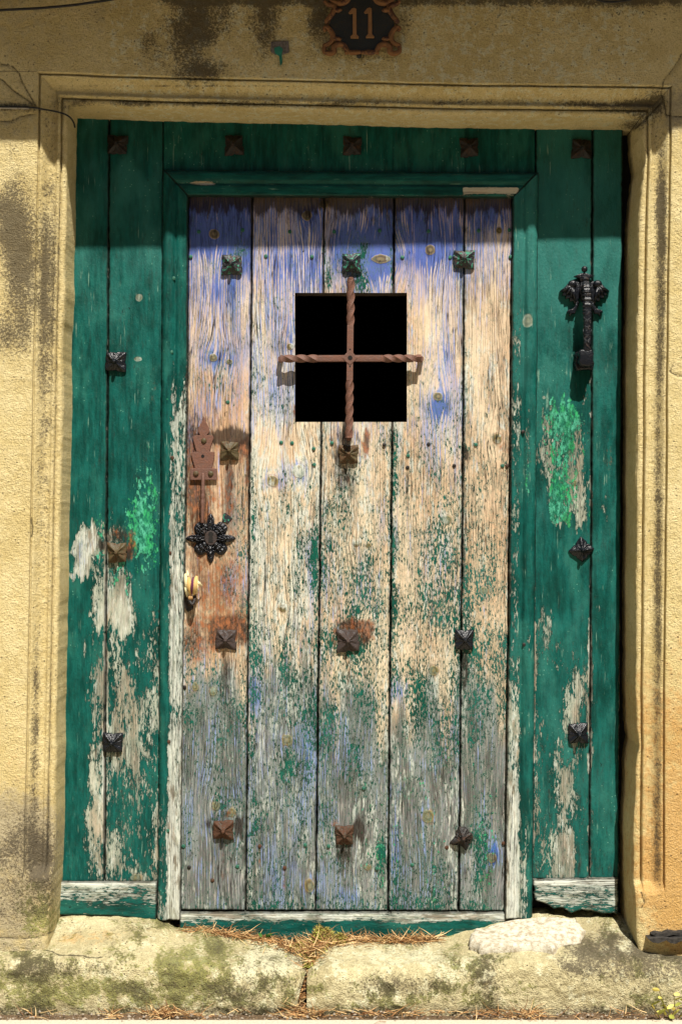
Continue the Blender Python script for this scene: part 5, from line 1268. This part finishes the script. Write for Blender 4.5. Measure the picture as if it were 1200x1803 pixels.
# moss cushion
mb = []
for _ in range(2600):
    a_ = r_.uniform(0, 6.283); q = math.sqrt(r_.uniform(0, 1)); x = 560 + 52 * q * math.cos(a_); y = -0.034 + .030 * q * math.sin(a_); h = .044 * (1 - q * q) * (0.7 + .5 * float(fbm(x / 14., y * 60, 9, 2)))
    X_, Y_, Z_ = bz(x, y); mb.append((X_, Y_, Z_ + max(h, 0) * r_.uniform(.7, 1)))
for _ in range(350):
    t = r_.uniform(0, 1); py = 1662 + 40 * t; y = -0.07 - .09 * t; x = float(gap(py)) + r_.normal(0, 16 * (1 - t) + 4)
    mb.append((PX(x, y), y, PZ(py, y) - .003))
o = link('moss_tuft', blades('moss_tuft', mb, M_MOSS, 0.010, 0.0022, .8, 12, 1.0, 2)); tag(o, 'brown and yellow green moss cushion over the joint of the doorstep', 'moss', kind='stuff')
# grass and litter in the gutter
b2 = []
for (c, w_, n_) in [(295, 26, 200), (200, 10, 40), (545, 26, 120), (670, 40, 70), (870, 30, 90), (935, 14, 90), (1080, 40, 60), (60, 40, 20), (430, 60, 25), (760, 40, 30), (1180, 40, 25)]:
    for _ in range(n_):
        x = r_.normal(c, w_); y = -0.215 - abs(r_.normal(0, .018)); b2.append((PX(x, y), y, GZ + r_.uniform(0, .010)))
o = link('gutter_grass', blades('gutter_grass', b2, M_STRAW, 0.040, 0.0016, 1.0, 21, 0.6)); tag(o, 'withered brown grass along the foot of the doorstep by the pavement', 'dry grass', kind='stuff')
V = []; F = []
for _ in range(700):
    x = r_.uniform(-100, 1300); y = -0.212 - r_.uniform(0, .06); s_ = 0.0012 + 0.0035 * r_.uniform() ** 3; b0 = len(V); c_p = np.array([PX(x, y), y, GZ + .004 + s_ * .3])
    for k in range(6):
        v_ = np.zeros(3); v_[k // 2] = (1 if k % 2 else -1) * s_ * r_.uniform(.6, 1.3); V.append(c_p + v_)
    for a_, b_, c__ in ((0, 2, 4), (2, 1, 4), (1, 3, 4), (3, 0, 4), (2, 0, 5), (1, 2, 5), (3, 1, 5), (0, 3, 5)): F.append((b0 + a_, b0 + b_, b0 + c__))
o = link('gravel', mesh_from('gravel', V, F, plain('grit', (0.30, 0.25, 0.19), .9, .6, 900), False)); tag(o, 'fine grit scattered in the gutter below the doorstep', 'grit', kind='stuff')
# small plants at the bottom right corner
def leaf_mesh(name, L, Wd, mat, tint, curl=.3):
    V = []; F = []; n = 6
    for i in range(n + 1):
        t = i / n; w_ = Wd * math.sin(math.pi * min(1, t * .92 + .04)) ** .8; z = L * curl * t * t
        V += [(L * t, -w_ / 2, z + w_ * .2), (L * t, 0, z), (L * t, w_ / 2, z + w_ * .2)]
    for i in range(n):
        for k in (0, 1): F.append((i * 3 + k, i * 3 + k + 1, i * 3 + k + 4, i * 3 + k + 3))
    me = mesh_from(name, V, F, mat)
    a_ = me.attributes.new('tint', 'FLOAT', 'POINT'); a_.data.foreach_set('value', np.full(len(V), tint, np.float32)); return me
lms = [leaf_mesh('leaf', 0.020, 0.013, M_LEAFY, t_) for t_ in (.35, .75, 1.0)]
wd = thing('weed', 'small weed with yellow green leaves at the right foot of the doorstep', 'weed', (PX(1172, -.25), -.25, GZ))
st_ = []
for (x0_, y0_, x1_, y1_) in [(1168, 1800, 1160, 1745), (1180, 1800, 1185, 1750), (1160, 1800, 1145, 1770), (1190, 1800, 1205, 1760), (1175, 1800, 1170, 1770)]:
    pts = smoothpts([P(x0_, y0_ - 4, -.252), P((x0_ + x1_) / 2 + 4, (y0_ + y1_) / 2, -.262), P(x1_, y1_, -.258)], 5)
    tube('stem', pts, 0.0011, plain('weed_stem', (0.13, 0.10, 0.03), .8) if 'weed_stem' not in bpy.data.materials else bpy.data.materials['weed_stem'], wd, 6)
    for k in range(5):
        p = pts[min(len(pts) - 1, 2 + 2 * k)]
        link('leaf', lms[(k + int(x0_)) % 3], wd, p, (R(random.uniform(-60, 60)), R(random.uniform(-50, 20)), random.uniform(-3.1, 0.3)), (random.uniform(.6, 1.2),) * 3)
fw = thing('seedling', 'tiny bright green seedling in front of the threshold left of the moss', 'seedling', bz(466, -.03))
gl2 = leaf_mesh('leaf', 0.014, 0.010, M_GREENLEAF, .5)
for k in range(4):
    link('leaf', gl2, fw, Vector(bz(462 + 3 * k, -.03)) + Vector((0, 0, .012)), (R(-50), R(-30), R(-90 + 50 * (k - 1.5))))
# dried husk pushed into the latch
hk = thing('dried_husk', 'dried yellow flower husk stuck in the latch at the left edge of the door', 'dried flower', P(338, 1040, -.02))
def petal(x0, y0, x1, y1, wpx, dy, tint, bend=0):
    a_ = P(x0, y0, dy); b_ = P(x1, y1, dy + .004); side = (b_ - a_).cross(Vector((0, 1, 0))).normalized() * wpx * S
    V = []; F = []; n = 7
    for i in range(n + 1):
        t = i / n; w_ = math.sin(math.pi * (t * .85 + .1)) ** .7; c = a_.lerp(b_, t) + Vector((0, -.010 * math.sin(math.pi * t), 0)) + side * bend * math.sin(math.pi * t)
        V += [c - side * w_ * .5 + Vector((0, .003, 0)), c - Vector((0, .0015, 0)), c + side * w_ * .5 + Vector((0, .003, 0))]
    for i in range(n):
        for k in (0, 1): F.append((i * 3 + k, i * 3 + k + 1, i * 3 + k + 4, i * 3 + k + 3))
    me = mesh_from('petal', V, F, M_HUSK)
    at = me.attributes.new('tint', 'FLOAT', 'POINT'); at.data.foreach_set('value', np.full(len(V), tint, np.float32))
    link('petal', me, hk)
petal(326, 1010, 336, 1048, 9, -.016, .9); petal(332, 1016, 336, 1050, 8, -.024, .62); petal(346, 1014, 341, 1048, 9, -.026, .66); petal(340, 1016, 337, 1048, 5, -.028, .0)
petal(344, 1022, 356, 1032, 7, -.018, 1.0); petal(325, 1028, 330, 1052, 7, -.012, 1.0, .3); petal(329, 1004, 327, 1022, 4, -.012, .95, .8); petal(347, 1020, 346, 1046, 7, -.020, .85); petal(334, 1046, 338, 1060, 8, -.018, .3)
